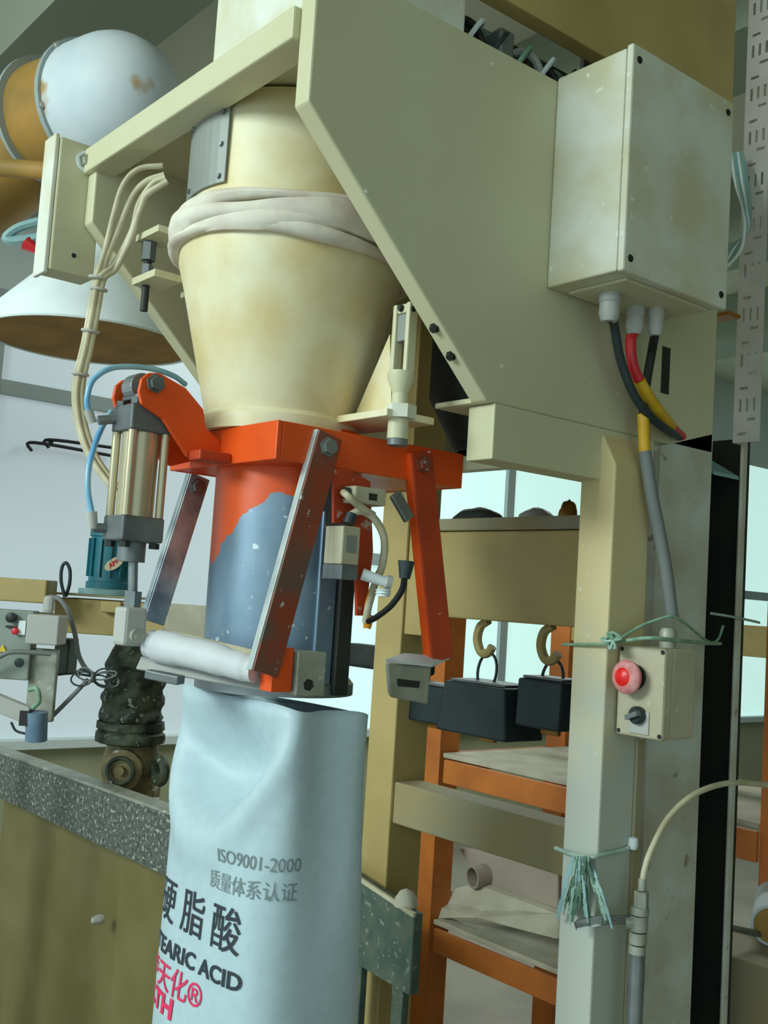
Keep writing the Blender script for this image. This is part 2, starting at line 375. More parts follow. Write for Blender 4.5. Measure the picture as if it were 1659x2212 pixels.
cable('tape_joint', [PX(1389, 895, .038), PX(1391, 940, .040), PX(1393, 978, .042)], .0088, 'yellow', c3)
cable('lower_sheath', [PX(1393, 975, .042), PX(1406, 1060, .048), PX(1424, 1150, .053), PX(1440, 1240, .058), PX(1452, 1335, .06)], .0098, 'cable_grey', c3)

# ================================================================== posts and columns on the right
def post(name, x0, x1, y0, y1, label, mitre):
    t = thing(name, label, 'post', ((x0+x1)/2, (y0+y1)/2, 0), 'posts of the filling machine')
    build('column', MB().prism([(x0, y0, 0), (x0, y0, mitre[0]), (x0+(x1-x0)*.5, y0, mitre[1]), (x1, y0, mitre[2]), (x1, y0, 0)], (0, y1-y0, 0)), mitre[3], t, bevel=.003)
    box('base_plate', 'galv', t, x0-.03, x1+.03, y0-.03, y1+.03, 0, .008); return t
post('support_post', -.034, .030, -.036, .050, 'cream square post under the side panel, worn grey lower down', (1.700, 1.7765, 1.722, 'post_paint'))
post('support_post', -.645, -.565, .080, .165, 'olive tan post behind the white bag carrying the weigh beam', (2.2, 2.2, 2.2, 'tan'))
gp = thing('galvanised_channel', 'galvanised steel channel standing behind the stop box', 'steel channel', (-.03, .18, 0))
build('face_plate', MB().prism([(-.006, .112, 0), (-.006, .112, 1.772), (-.006, .25, 1.812), (-.006, .25, 0)], (.006, 0, 0)), 'galv_worn', gp, bevel=.001)
box('side_flange', 'galv_worn', gp, -.07, -.006, .112, .118, 0, 1.765); box('side_flange', 'galv_worn', gp, -.07, -.006, .244, .25, 0, 1.80)
dc = thing('dark_column', 'steel column coloured dark for the shade inside it, beside the galvanised channel', 'steel column', (-.05, .31, 0))  # open channel, the shade inside it is put into the dark colour
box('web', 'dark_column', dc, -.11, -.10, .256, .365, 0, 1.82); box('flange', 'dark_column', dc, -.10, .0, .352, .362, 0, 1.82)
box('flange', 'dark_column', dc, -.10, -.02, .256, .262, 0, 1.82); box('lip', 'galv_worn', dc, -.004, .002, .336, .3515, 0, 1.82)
build('cap_plate', MB().prism([(-.099, .2625, 1.80), (-.004, .2625, 1.745), (-.004, .335, 1.745), (-.099, .335, 1.80)], (0, 0, .006)), 'pale_teal', dc)  # pale sloping plate stands in for the lit top inside the channel
# perforated cable tray
holes = []; W_, H_ = .046, 1.10
for k in range(14):
    v = .012+k*.078
    holes += [(.006, .022, v, v+.005), (.022, .038, v+.024, v+.029)] + [(u, u+.005, v+.040, v+.062) for u in (.006, .019, .032)]
bp_ = PY(1588, 957, .31)
tray = build('cable_tray', perf_plate(MB(), (bp_.x-.002, .31, bp_.z), (1, 0, 0), (0, 0, 1), (0, 1, 0), W_, H_, .003, holes).box(bp_.x-.005, bp_.x-.002, .31, .335, bp_.z, bp_.z+H_), 'perforated',
             label='white perforated cable tray hanging vertically at the right edge', cat='cable tray')
ww = thing('wire_tangle', 'loose white and green wires behind the electric cabinet', 'wires', (0.0, .27, 2.0))
for i in range(6):
    o = i*5
    cable('wire', [PY(1578+o, 330, .27+i*.003), PY(1590+o, 400, .27), PY(1605+o*.6, 450, .27), PY(1608+o*.3, 500, .27+i*.003), PY(1600-o, 540, .27), PY(1572-o*.5, 575, .275)], .0028, ('cone_white', 'strip_green', 'pale_teal')[i % 3], ww)
# bracket shelf between cabinet and tray
box('wall_bracket', 'brass', None, -.06, .012, .262, .30, 2.015, 2.022, label='thin brown bracket bar between cabinet and cable tray', cat='bracket')

# ================================================================== emergency stop box
sx0, sx1, sy0, sy1 = .034, .114, -.014, .066
sz1 = PY(1340, 1392, sy0).z; sz0 = sz1-.128
sb = thing('stop_box', 'beige two-button box with red mushroom button tied to the post', 'control box', ((sx0+sx1)/2, (sy0+sy1)/2, sz0))
box('body', 'beige_box', sb, sx0+.002, sx1-.002, sy0+.022, sy1, sz0+.001, sz1-.001, bevel=.004)
box('cover', 'beige_box', sb, sx0, sx1, sy0, sy0+.0215, sz0, sz1, bevel=.004)
p = PY(1368, 1462, sy0); bx, bz = p.x+.004, p.z
mbn = MB().lathe((bx, sy0, bz), (0, -1, 0), [(.013, 0), (.013, .012), (.023, .016), (.024, .022), (.020, .028), (.0135, .0305)], 24)
mb_ = build('mushroom_button', mbn, 'button_dust', sb, smooth=True, label='dusty red mushroom button')
build('button_face', MB().lathe((bx, sy0, bz), (0, -1, 0), [(.0135, .0300), (.010, .033), (0, .034)], 20), 'red_button', mb_, smooth=True)
build('button_collar', MB().lathe((bx, sy0, bz), (0, -1, 0), [(.018, 0), (.018, .004), (.014, .005), (.0, .005)], 20), 'black', sb, smooth=True)
p = PY(1382, 1545, sy0); kx, kz = p.x, p.z
box('name_plate', 'plastic_grey', sb, kx-.017, kx+.017, sy0-.0025, sy0, kz-.026, kz+.006, bevel=.001)
sk = build('selector_switch', MB().lathe((kx, sy0, kz), (0, -1, 0), [(.0125, 0.0026), (.0125, .010), (.010, .013), (0, .013)], 18), 'rubber', sb, smooth=True)
build('switch_lever', MB().obox((kx, sy0-.016, kz), (.010, 0, .004), (0, .005, 0), (-.0012, 0, .003)), 'cast_grey', sk)
for u, v in ((.006, .006), (.076, .006), (.006, .122), (.076, .122)): bolt(sb, (sx0+u, sy0, sz0+v), (0, -1, 0), .0025, .0012, 'dark_steel', 'screw')
gx, gy = sx0+.055, (sy0+sy1)/2
build('top_gland', MB().lathe((gx, gy, sz1), (0, 0, 1), [(.012, 0), (.012, .008), (.010, .009), (.0125, .010), (.0125, .022), (.009, .028), (0, .028)], 12), 'galv', sb, smooth=True)
# green plastic ties
cable('tie_wire', [PY(1215, 1392, -.037), PY(1262, 1392, -.043), PY(1310, 1390, -.045), PX(1330, 1385, .034), PX(1385, 1352, .05), PX(1432, 1335, .066), PX(1452, 1332, .072), PX(1478, 1345, .07), PX(1528, 1385, .03), PX(1550, 1382, .005), PX(1562, 1352, .0)],
      .0022, 'green_tie', label='green plastic string tying the stop box gland to the post', cat='string')
cable('tie_wire', [PY(1300, 1380, -.047), PX(1335, 1386, .036), PX(1400, 1378, .108), PX(1470, 1384, .11), PX(1530, 1390, .06), PX(1556, 1390, .006)], .0028, 'green_tie',
      label='green plastic string across the top of the stop box', cat='string')
cable('tie_wire', [PX(1536, 1325, .004), PX(1580, 1332, .004), PX(1628, 1342, .004), PX(1640, 1345, -.02)], .0022, 'strip_green', label='dark green string around the dark column', cat='string')
kn = thing('string_knot', 'ragged knot of green string beside the top of the stop box', 'knot', PX(1330, 1390, .04))
for i in range(5):
    a = random.uniform(0, 2*PI); c = PX(1325, 1384, .046)
    cable('loop', [c, c+V((.012*math.cos(a), .004, .010*math.sin(a))), c+V((.014*math.cos(a+1.2), -.004, .012*math.sin(a+1.2))), c], .0022, 'green_tie' if i % 2 else 'strip_green', kn)
# bunch of plastic strip ends lower on the post
ps = thing('plastic_strip_bunch', 'bunch of torn green plastic strips tied around the cream post', 'plastic strips', PY(1270, 1990, -.05))
cable('binding', [PY(1200, 1832, -.040), PY(1235, 1845, -.043), PY(1275, 1852, -.046), PX(1295, 1848, .033), PX(1350, 1835, .034), PX(1366, 1822, .034)], .0032, 'strip_green', ps)
random.seed(3)
for i in range(26):
    x0 = 1250+random.uniform(-12, 26); y0 = 1850; dx = random.uniform(-40, 55); ln = random.uniform(70, 165)
    a = PY(x0, y0, -.046-.001*i); b = PY(x0+dx*.55, y0+ln*.5, -.056-.002*(i % 5)); c = PY(x0+dx, y0+ln, -.050-.002*(i % 4))
    s_ = MB(); pts = crom([a, b, c], 5); wd = random.uniform(.0012, .0042)
    for q in range(len(pts)-1):
        d = V((1, 0, random.uniform(-.3, .3))).normalized()*wd*(1 if q % 3 else .6)
        s_.add([pts[q]-d, pts[q]+d, pts[q+1]+d, pts[q+1]-d], [(0, 1, 2, 3)])
    build('strip', s_, ('strip_green', 'strip_dark', 'strip_green', 'strip_dark', 'pale_teal')[i % 5], ps, solid=.0006)
build('knob', MB().lathe(PX(1368, 1816, .036), (0, 0, -1), [(0, -.006), (.007, -.004), (.008, .006), (.006, .012), (0, .012)], 12), 'cone_white', ps, smooth=True)
# flat bar below the stop box
a = PX(1381, 1615, .032); b = PX(1372, 1830, .032)
build('flat_bar', MB().box(.031, .036, a.y-.008, a.y+.008, .2, a.z+.012), 'tan_dusty', label='narrow cream bar running down below the stop box', cat='bar')
# air hose with coupling
ah = thing('air_hose', 'beige air hose with steel coupling looping in at the lower right', 'air hose', PX(1375, 2210, .07))
xh = .075
cable('upper_hose', [PX(1700, 1702, xh+.02), PX(1640, 1694, xh+.02), PX(1570, 1692, xh+.015), PX(1500, 1716, xh+.01), PX(1445, 1765, xh), PX(1407, 1835, xh), PX(1392, 1880, xh), PX(1388, 1908, xh)], .0044, 'cable_cream', ah)
seg = [(1388, 1898, 1925, .0058), (1386, 1925, 1962, .0105), (1383, 1960, 1978, .0125), (1381, 1978, 2012, .0125), (1379, 2014, 2040, .0122), (1377, 2042, 2062, .0118)]
for x, y0, y1, r in seg:
    build('coupling', MB().cyl(PX(x, y0, xh), PX(x-1.2, y1-1, xh), r, 6 if r == .0105 else 14), 'galv', ah, smooth=r != .0105, bevel=.0008)
cable('lower_hose', [PX(1376, 2060, xh), PX(1373, 2130, xh), PX(1369, 2215, xh), PX(1366, 2300, xh)], .0118, 'steel', ah)
lv = PX(1310, 1995, xh-.012)
build('valve_lever', MB().prism([PX(1240, 1992, .02), PX(1250, 1984, .02), PX(1300, 1976, .05), PX(1368, 1976, xh-.008), PX(1368, 1996, xh-.008), PX(1300, 1998, .05), PX(1245, 2010, .02)], (.001, -.0015, 0)), 'steel', ah)
build('valve_boss', MB().cyl(PX(1352, 1994, xh-.012), PX(1378, 1992, xh), .008, 10), 'galv', ah)

# ================================================================== weigh hopper
hx, hy = -.300, -.405
hp = thing('weigh_hopper', 'cream conical weigh hopper hanging inside the hood', 'hopper', (hx, hy, 1.74))
build('upper_drum', MB().lathe((hx, hy, 0), (0, 0, 1), [(.156, 2.195), (.159, 2.00), (.155, 2.00), (.152, 2.195)], 56, True), 'hopper', hp, smooth=True)
build('cone', MB().lathe((hx, hy, 0), (0, 0, 1), [(.166, 2.025), (.1665, 1.975), (.158, 1.945), (.112, 1.757), (.118, 1.750), (.118, 1.7285), (.105, 1.7285), (.150, 1.945), (.160, 2.025)], 56, True), 'hopper', hp, smooth=True)
# curved inspection plate on the drum
def drum_pt(x, y, r):    # ray against the drum
    d = ray(x, y); ox, oy = CAM.x-hx, CAM.y-hy; a = d.x**2+d.y**2; b_ = ox*d.x+oy*d.y; c = ox*ox+oy*oy-r*r
    t = (-b_-math.sqrt(max(b_*b_-a*c, 0)))/a; return CAM+d*t
pa, pb = drum_pt(497, 300, .158), drum_pt(374, 340, .158)
a0 = math.atan2(pa.y-hy, pa.x-hx); a1 = math.atan2(pb.y-hy, pb.x-hx)
if a1 > a0: a1 -= 2*PI
zt, zb = drum_pt(495, 228, .158).z, drum_pt(484, 396, .158).z
def arc_plate(a0, a1, z0, z1, r, th, n=12):
    m_ = MB(); vs = []
    for i in range(n+1):
        a = a0+(a1-a0)*i/n; c_, s_ = math.cos(a), math.sin(a)
        vs += [(hx+r*c_, hy+r*s_, z0), (hx+(r+th)*c_, hy+(r+th)*s_, z0), (hx+(r+th)*c_, hy+(r+th)*s_, z1), (hx+r*c_, hy+r*s_, z1)]
    fs = [(4*i+k, 4*i+(k+1) % 4, 4*i+4+(k+1) % 4, 4*i+4+k) for i in range(n) for k in range(4)] + [(3, 2, 1, 0), (4*n, 4*n+1, 4*n+2, 4*n+3)]
    return m_.add(vs, fs)
ip = build('inspection_plate', arc_plate(a0, a1-.40, zb, zt, .160, .003), 'plate_grey', hp, bevel=.001, label='grey curved cover plate with screws')
for fa in (.06, .5, .93):
    for z in (zb+.010, zt-.010) if fa != .06 else (zb+.010, (zb+zt)/2, zt-.010):
        a = a0+(a1-.40-a0)*fa; bolt(ip, (hx+.163*math.cos(a), hy+.163*math.sin(a), z), (math.cos(a), math.sin(a), 0), .0035, .003, 'steel', 'screw')
# lug with gusset on the right of the cone
gx_, gy_ = -.135, -.33
lug = build('lug_plate', MB().box(-.235, -.075, -.385, -.300, 1.747, 1.757), 'hopper', hp, bevel=.001)
build('gusset', MB().prism([PY(842, 722, -.352), PY(762, 908, -.352), PY(846, 908, -.352)], (0, .006, 0)), 'hopper', hp)
# side tabs and adjusting screw on the left
for z in (2.035, 1.966):
    box('tab', 'cream', hp, -.515, -.445, -.475, -.435, z, z+.010)
build('gusset', MB().box(-.470, -.452, -.470, -.44, 1.955, 1.97), 'cream', hp)
asr = thing('adjusting_screw', 'steel adjusting screw between two tabs on the left of the hopper', 'screw', (-.50, -.47, 1.93))
P_ = PX(320, 560, -.492); sxx, syy = P_.x, P_.y
build('shank', MB().cyl((sxx, syy, 1.925), (sxx, syy, 2.034), .006, 12), 'dark_steel', asr, smooth=True)
build('nut', MB().cyl((sxx, syy, 2.005), (sxx, syy, 2.034), .012, 6), 'cast_grey', asr); build('nut', MB().cyl((sxx, syy, 1.98), (sxx, syy, 1.998), .0095, 6), 'cast_grey', asr)
build('nut', MB().cyl((sxx, syy, 1.9765), (sxx, syy, 1.98), .011, 12), 'dark_steel', asr)
build('top_tab', MB().box(sxx-.016, sxx+.06, syy-.016, syy+.03, 2.035, 2.045), 'cream', asr); build('lower_tab', MB().box(sxx-.016, sxx+.06, syy-.016, syy+.03, 1.9655, 1.9765), 'cream', asr)
# cloth wound round the joint
cw = thing('cloth_wrap', 'white cloth strip wound around the hopper joint', 'cloth', (hx, hy, 2.0))
def cloth_ring(zc, r, w_, amp, ph, tilt):
    m_ = MB(); n, k = 80, 10; vs = []
    for i in range(n):
        a = 2*PI*i/n; dz = amp*math.sin(2*a+ph)+amp*.5*math.sin(5*a+ph*2)+tilt*math.cos(a+2.2)
        ww_ = w_*(1+.35*math.sin(3*a+ph)+.15*noise.noise(V((i*.3, ph, 0))))
        for j in range(k):
            b_ = 2*PI*j/k; rr = r+.010*math.cos(b_)*(1+.3*math.sin(4*a+ph)); z = zc+dz+ww_*math.sin(b_)
            vs.append((hx+rr*math.cos(a), hy+rr*math.sin(a), z))
    return m_.add(vs, [(i*k+j, i*k+(j+1) % k, ((i+1) % n)*k+(j+1) % k, ((i+1) % n)*k+j) for i in range(n) for j in range(k)])
for zc, r, w_, am, ph, ti in ((2.040, .170, .010, .002, .3, -.004), (2.016, .176, .016, .004, 1.6, .006), (1.990, .172, .009, .003, 3.1, .010), (2.004, .172, .012, .005, 4.6, -.008)):
    build('fold', cloth_ring(zc, r, w_, am, ph, ti), 'cloth', cw, smooth=True)
# suspension link on the right
sl = thing('suspension_link', 'cream forked suspension link with nut beside the hopper cone', 'suspension link', PX(870, 960, -.085))
lx, ly = PX(868, 800, -.085).x, PX(868, 800, -.085).y
zA, zB = PX(868, 655, lx).z, PX(868, 820, lx).z
for s in (-1, 1): box('fork_arm', 'cream', sl, lx+s*.014-.004, lx+s*.014+.004, ly-.008, ly+.008, zB+.008, zA, bevel=.002)
box('fork_top', 'cream', sl, lx-.0095, lx+.0095, ly-.007, ly+.007, zA-.014, zA-.001, bevel=.002)
build('pin', MB().cyl((lx-.020, ly-.002, zA-.010), (lx+.020, ly-.002, zA-.010), .004, 10), 'dark_steel', sl)
box('sensor_block', 'plate_grey', sl, lx-.0095, lx+.0095, ly-.005, ly+.012, zA-.052, zA-.0145, bevel=.001); bolt(sl, (lx, ly-.008, zA-.007), (0, -1, 0), .004, .004, 'dark_steel')
build('fork_base', MB().lathe((lx, ly, 0), (0, 0, 1), [(.010, zB-.022), (.019, zB), (.019, zB+.010), (0, zB+.010)], 12), 'cream', sl, smooth=True)
zN = PX(875, 895, lx).z
build('stem', MB().cyl((lx, ly, zN-.012), (lx, ly, zB-.02), .0115, 16), 'cream', sl, smooth=True)
build('nut', MB().cyl((lx+.004, ly, zN-.008), (lx+.004, ly, zN+.010), .021, 6), 'cream_dusty', sl)
build('sleeve', MB().cyl((lx, ly, zN-.036), (lx, ly, zN-.0085), .0145, 18), 'cream', sl, smooth=True)
build('end_cap', MB().cyl((lx, ly, zN-.045), (lx, ly, zN-.0365), .0140, 18), 'cast_grey', sl, smooth=True)
# dark rear chute behind the link
ch = build('rear_chute', MB().lathe((-.19, -.08, 0), (0, 0, 1), [(.10, 1.93), (.10, 1.83), (.055, 1.745), (.05, 1.745), (.09, 1.83), (.09, 1.93)], 24, True), 'dark_column', smooth=True,
           label='dark round chute under the hood behind the suspension link', cat='chute')

# ================================================================== filling spout with collar
sxc, syc = -.292, -.388
sp = thing('filling_spout', 'orange collared filling spout of bare blue steel above the bag', 'spout', (sxc, syc, 1.36))
x0, x1, y0, y1, z0, z1 = -.435, -.145, -.510, -.175, 1.676, 1.728
for nm, a in (('collar_plate', (x0, x1, y0, y0+.008, z0, z1)), ('collar_plate', (x1-.008, x1, y0+.0085, y1, z0, z1)), ('collar_plate', (x0, x0+.008, y0+.0085, y1, z0, z1)), ('collar_plate', (x0+.0085, x1-.0085, y1-.008, y1, z0, z1))):
    box(nm, 'orange', sp, *a, bevel=.0015)
box('collar_bottom', 'orange', sp, x0+.009, x1-.009, y0+.009, y1-.009, z0+.001, z0+.007)
rs_ = .107
build('tube', MB().lathe((sxc, syc, 0), (0, 0, 1), [(rs_, z1+.012), (rs_, 1.66), (rs_, 1.5), (rs_-.001, 1.372), (rs_-.006, 1.372), (rs_-.006, z1+.012)], 56, True), 'spout', sp, smooth=True)
build('lower_rim', MB().lathe((sxc, syc, 0), (0, 0, 1), [(rs_+.002, 1.385), (rs_+.008, 1.378), (rs_+.008, 1.362), (rs_-.008, 1.362), (rs_-.008, 1.385)], 48, True), 'steel', sp, smooth=True)
sa = math.radians(22)
box('seam_flange', 'dark_steel', sp, sxc+rs_-.004, sxc+rs_+.012, syc+.02, syc+.045, 1.366, 1.575)
box('seam_flange', 'spout', sp, sxc+rs_-.006, sxc+rs_+.004, syc-.012, syc+.019, 1.366, 1.62)
# lugs that carry the pneumatic cylinder
lp = [(300, 845), (306, 818), (322, 805), (345, 805), (402, 838), (440, 884), (446, 924), (476, 952), (478, 988), (428, 1000), (404, 985), (352, 905), (306, 872)]
for xl, nm in ((-.288, 'cylinder_lug'), (-.366, 'cylinder_lug')):
    pts = [PX(a, b, -.288) for a, b in lp]
    l_ = build(nm, MB().prism([(xl-.007, q.y, q.z) for q in pts], (.007, 0, 0)), 'orange', sp, bevel=.0015)
q = PX(330, 830, -.288)
build('pivot_pin', MB().cyl((-.385, q.y, q.z), (-.272, q.y, q.z), .0085, 14), 'steel', sp, smooth=True)
bolt(sp, (-.281, q.y, q.z), (1, 0, 0), .010, .010, 'cast_grey')
box('link_plate', 'orange_shaded', sp, -.286, -.255, -.560, -.5105, 1.676, 1.690)
# switch bracket hanging from the collar
br = build('switch_bracket', MB().prism([PX(722, 1014, -.138), PX(745, 1010, -.138), PX(800, 1040, -.138), PX(806, 1190, -.138), PX(790, 1330, -.138), PX(772, 1330, -.138), PX(768, 1130, -.138), PX(722, 1130, -.138)], (-.006, 0, 0)), 'orange_shaded', sp)
# clamp arms (angle irons pivoting on the collar)
def arm(a, b, label, mat, edge_mat, flange=-1, wdt=.040, xs=1, fl=.012):
    a, b = V(a), V(b); d = (b-a).normalized(); t = thing('clamp_arm', label, 'clamp arm', b, 'bag clamp arms')
    side = V((1, 0, 0)).cross(d).normalized()
    if side.y > 0: side = -side        # towards -Y
    a2 = a - d*.018
    build('web', MB().bar(a2, b, wdt, .005, side), mat, t, bevel=.001)
    c = side*(wdt/2)*(1 if flange < 0 else -1)
    build('flange', MB().bar(a2+c-V((xs*(fl/2), 0, 0)), b+c-V((xs*(fl/2), 0, 0)), fl, .004, (1, 0, 0)), edge_mat, t, bevel=.001)
    bolt(t, a+V((xs*.0028, 0, 0)), (xs, 0, 0), .0105, .009, 'arm_paint' if mat == 'orange_shaded' else 'steel'); return t
XA = -.136
arm(PX(706, 966, XA), PX(572, 1456, XA), 'near front clamp arm of worn orange angle iron crossing the spout', 'arm_paint', 'arm_edge')
arm(PX(912, 1003, XA), PX(955, 1425, XA), 'rear clamp arm of orange angle iron ending at the silver jaw', 'orange_shaded', 'orange', fl=.016)
arm(PX(425, 1052, -.444), PX(332, 1345, -.444), 'far clamp arm of bare blue steel behind the pneumatic cylinder', 'arm_worn', 'arm_worn', xs=1, wdt=.034)
# front jaw: white padded bar
zj = 1.412; yj = -.552
fj = thing('front_clamp_jaw', 'white padded clamp bar in front of the spout mouth', 'clamp jaw', (-.3, yj, 1.385))
A_, B_ = PY(322, 1390, -.580), PX(552, 1446, -.168)
build('padded_bar', MB().tube([A_, A_+(B_-A_)*.15, (A_+B_)/2+V((0, 0, .002)), A_+(B_-A_)*.85, B_], [.019, .0225, .021, .019, .018], 16), 'white_bar', fj, smooth=True)
A2, B2 = PY(300, 1432, -.590), PX(625, 1486, -.16)
build('lower_strip', MB().bar(A2, B2, .020, .004, (0, .7, .7)), 'plastic_grey', fj, bevel=.001)
build('upper_strip', MB().bar(PY(345, 1366, -.568), PX(556, 1416, -.165), .016, .003, (0, .8, .5)), 'cable_cream', fj, bevel=.001)
je = PX(648, 1455, XA)
build('orange_end', MB().box(XA-.03, XA-.002, PX(590, 1450, XA).y, PX(634, 1450, XA).y, 1.375, 1.432), 'orange', fj, bevel=.001)
build('end_block', MB().box(XA-.028, XA+.004, PX(638, 1450, XA).y, PX(700, 1450, XA).y, 1.370, 1.428), 'galv', fj, bevel=.002)
bolt(fj, (XA+.004, PX(662, 1480, XA).y, 1.385), (1, 0, 0), .006, .004, 'dark_steel')
build('foot', MB().bar(PY(320, 1455, -.585), PY(392, 1470, -.56), .018, .012, (0, 1, 0)), 'cast_grey', fj, bevel=.002)
# rear jaw: silver box
rj = thing('rear_clamp_jaw', 'dusty silver jaw box at the foot of the rear clamp arm', 'clamp jaw', PX(900, 1520, -.12))
cA = PX(898, 1475, -.12)
build('jaw_body', MB().prism([PX(836, 1434, -.115), PX(842, 1506, -.115), PX(924, 1522, -.115), PX(930, 1440, -.115)], (-.035, .025, 0)), 'galv', rj, bevel=.003)
build('cap_plate', MB().prism([PX(832, 1430, -.112), PX(934, 1442, -.112), PX(972, 1424, -.150), PX(872, 1416, -.150)], (0, 0, .004)), 'white_bar', rj, bevel=.001)
build('slot', MB().prism([PX(858, 1466, -.1148), PX(860, 1482, -.1148), PX(905, 1486, -.1148), PX(908, 1472, -.1148)], (.0012, -.001, 0)), 'dark_steel', rj)

# ================================================================== pneumatic cylinder
cx, cy = -.330, PX(300, 1000, -.330).y
Z = lambda py: PX(300, py, -.33).z
pc = thing('pneumatic_cylinder', 'aluminium pneumatic cylinder hanging from the orange lugs', 'pneumatic cylinder', (cx, cy, Z(1400)))
hw = .0285
def rbox(name, mat, hw_, za, zb_, bev=.003): return build(name, MB().box(cx-hw_, cx+hw_, cy-hw_, cy+hw_, za, zb_), mat, pc, bevel=bev)
rbox('head_cap', 'cast_grey', .031, Z(936), Z(880)); rbox('end_cap', 'cast_grey', .031, Z(1172), Z(1118))
build('barrel', MB().cyl((cx, cy, Z(1118)), (cx, cy, Z(936)), .0255, 28), 'alu', pc, smooth=True)
for sx_ in (-1, 1):
    for sy_ in (-1, 1):
        build('tie_rod', MB().cyl((cx+sx_*.0245, cy+sy_*.0245, Z(1118)), (cx+sx_*.0245, cy+sy_*.0245, Z(936)), .0060, 10), 'alu', pc, smooth=True)
        build('nut', MB().cyl((cx+sx_*.022, cy+sy_*.022, Z(880)+.0002), (cx+sx_*.022, cy+sy_*.022, Z(868)), .0075, 6), 'cast_grey', pc)
        build('nut', MB().cyl((cx+sx_*.022, cy+sy_*.022, Z(1185)), (cx+sx_*.022, cy+sy_*.022, Z(1173)), .0075, 6), 'dark_steel', pc)
build('clevis_plate', MB().box(cx-.024, cx+.024, cy-.022, cy+.022, Z(868)+.0005, Z(856)), 'cast_grey', pc, bevel=.002)
build('eye', MB().lathe((cx-.015, q.y, q.z), (1, 0, 0), [(.0085, 0), (.019, 0), (.019, .030), (.0085, .030)], 20, True).box(cx-.015, cx+.015, cy-.016, cy+.016, Z(857), Z(846)), 'steel', pc, bevel=.001)
build('rod_gland', MB().cyl((cx, cy, Z(1215)), (cx, cy, Z(1172)-.0002), .019, 20), 'cast_grey', pc, smooth=True)
build('rod', MB().cyl((cx, cy+.008, Z(1300)), (cx, cy+.004, Z(1215)), .0065, 16), 'steel', pc, smooth=True)
build('rod_nut', MB().cyl((cx, cy+.008, Z(1312)), (cx, cy+.008, Z(1278)), .012, 6), 'steel', pc)
build('rod_clevis', MB().box(cx-.018, cx+.018, cy-.010, cy+.024, Z(1395), Z(1312)), 'plastic_grey', pc, bevel=.005)
build('clevis_pin', MB().cyl((cx-.03, cy+.008, Z(1372)), (cx+.026, cy+.008, Z(1372)), .010, 14), 'galv', pc, smooth=True)
# fittings and air tubes
fa_, fb_ = PX(212, 908, -.355), PX(205, 1128, -.355)
f1 = build('air_fitting', MB().cyl(fa_, (cx-.02, cy-.02, Z(905)), .0065, 10), 'steel', pc, smooth=True); build('air_fitting', MB().cyl(PX(200, 1140, -.355), (cx-.02, cy-.02, Z(1145)), .0065, 10), 'cast_grey', pc, smooth=True)
build('elbow', MB().cyl(PX(200, 1142, -.355), PX(198, 1105, -.355), .0075, 10), 'plastic_grey', pc, smooth=True); build('elbow', MB().cyl(PX(200, 914, -.355), PX(190, 885, -.355), .0065, 10), 'plastic_grey', pc, smooth=True)
cable('air_tube', [PX(191, 890, -.355), PX(188, 862, -.355), PX(200, 822, -.355), PX(235, 797, -.355), PX(280, 792, -.37), PX(330, 797, -.40), PX(375, 812, -.43), PX(400, 830, -.45)], .0042, 'tube_blue',
      label='pale blue air tube looping over the orange lug', cat='air tube')
cable('air_tube', [PX(198, 1106, -.355), PX(190, 1060, -.36), PX(192, 1010, -.365), PX(205, 960, -.375), PX(222, 920, -.39), PX(240, 890, -.41)], .0042, 'tube_blue',
      label='blue air tube beside the pneumatic cylinder barrel', cat='air tube')

# ================================================================== switches and leads by the spout
def limit_switch(pts, dep, label, xs):
    t = thing('limit_switch', label, 'limit switch', PX(*pts[3], xs), 'limit switches on the spout'); return t
ls = limit_switch([(712, 1130)]*4, .02, 'upright white limit switch on the side of the spout', -.12)
p0, p1, p2 = PX(742, 1135, -.108), PX(780, 1140, -.108), PX(776, 1222, -.108)
build('body', MB().box(-.148, -.108, p0.y, p1.y, p2.z, p0.z), 'beige_box', ls, bevel=.002)
build('label_plate', MB().box(-.108, -.1072, p0.y+.006, p1.y-.006, p2.z+.016, p0.z-.012), 'plate_grey', ls)
build('base', MB().box(-.150, -.107, p0.y+.001, p1.y-.001, p2.z-.020, p2.z-.0004), 'cast_grey', ls, bevel=.001)
build('gland', MB().cyl(PX(752, 1132, -.12), PX(760, 1110, -.12), .008, 12), 'rubber', ls, smooth=True)
cable('lead', [PX(758, 1112, -.12), PX(780, 1104, -.115), PX(810, 1122, -.11), PX(830, 1165, -.11), PX(826, 1220, -.115), PX(810, 1262, -.12), PX(796, 1310, -.125), PX(790, 1345, -.13)], .0055, 'cable_cream', ls)
cable('amber_lead', [PX(820, 1235, -.118), PX(805, 1275, -.122), PX(795, 1310, -.126), PX(793, 1355, -.13), PX(800, 1330, -.125)], .0052, 'amber', ls)
l2 = limit_switch([(735, 1100)]*4, .02, 'horizontal beige limit switch under the orange collar', -.12)
q0, q1, q2 = PX(768, 1048, -.112), PX(836, 1060, -.112), PX(836, 1095, -.112)
build('body', MB().box(-.150, -.112, q0.y, q1.y, q2.z, q0.z), 'beige_box', l2, bevel=.003)
build('window', MB().box(-.112, -.1112, q0.y+.024, q0.y+.038, q2.z+.006, q0.z-.008), 'dark_steel', l2)
build('roller_arm', MB().bar(PX(852, 1066, -.110), PX(884, 1122, -.106), .018, .008, (0, 1, .3)), 'steel', l2, bevel=.002)
build('gland', MB().cyl(PX(756, 1066, -.125), PX(740, 1064, -.13), .008, 12), 'rubber', l2, smooth=True)
cable('lead', [PX(742, 1064, -.125), PX(752, 1072, -.108), PX(772, 1090, -.106), PX(792, 1104, -.108), PX(806, 1112, -.112)], .0050, 'cable_cream', l2)
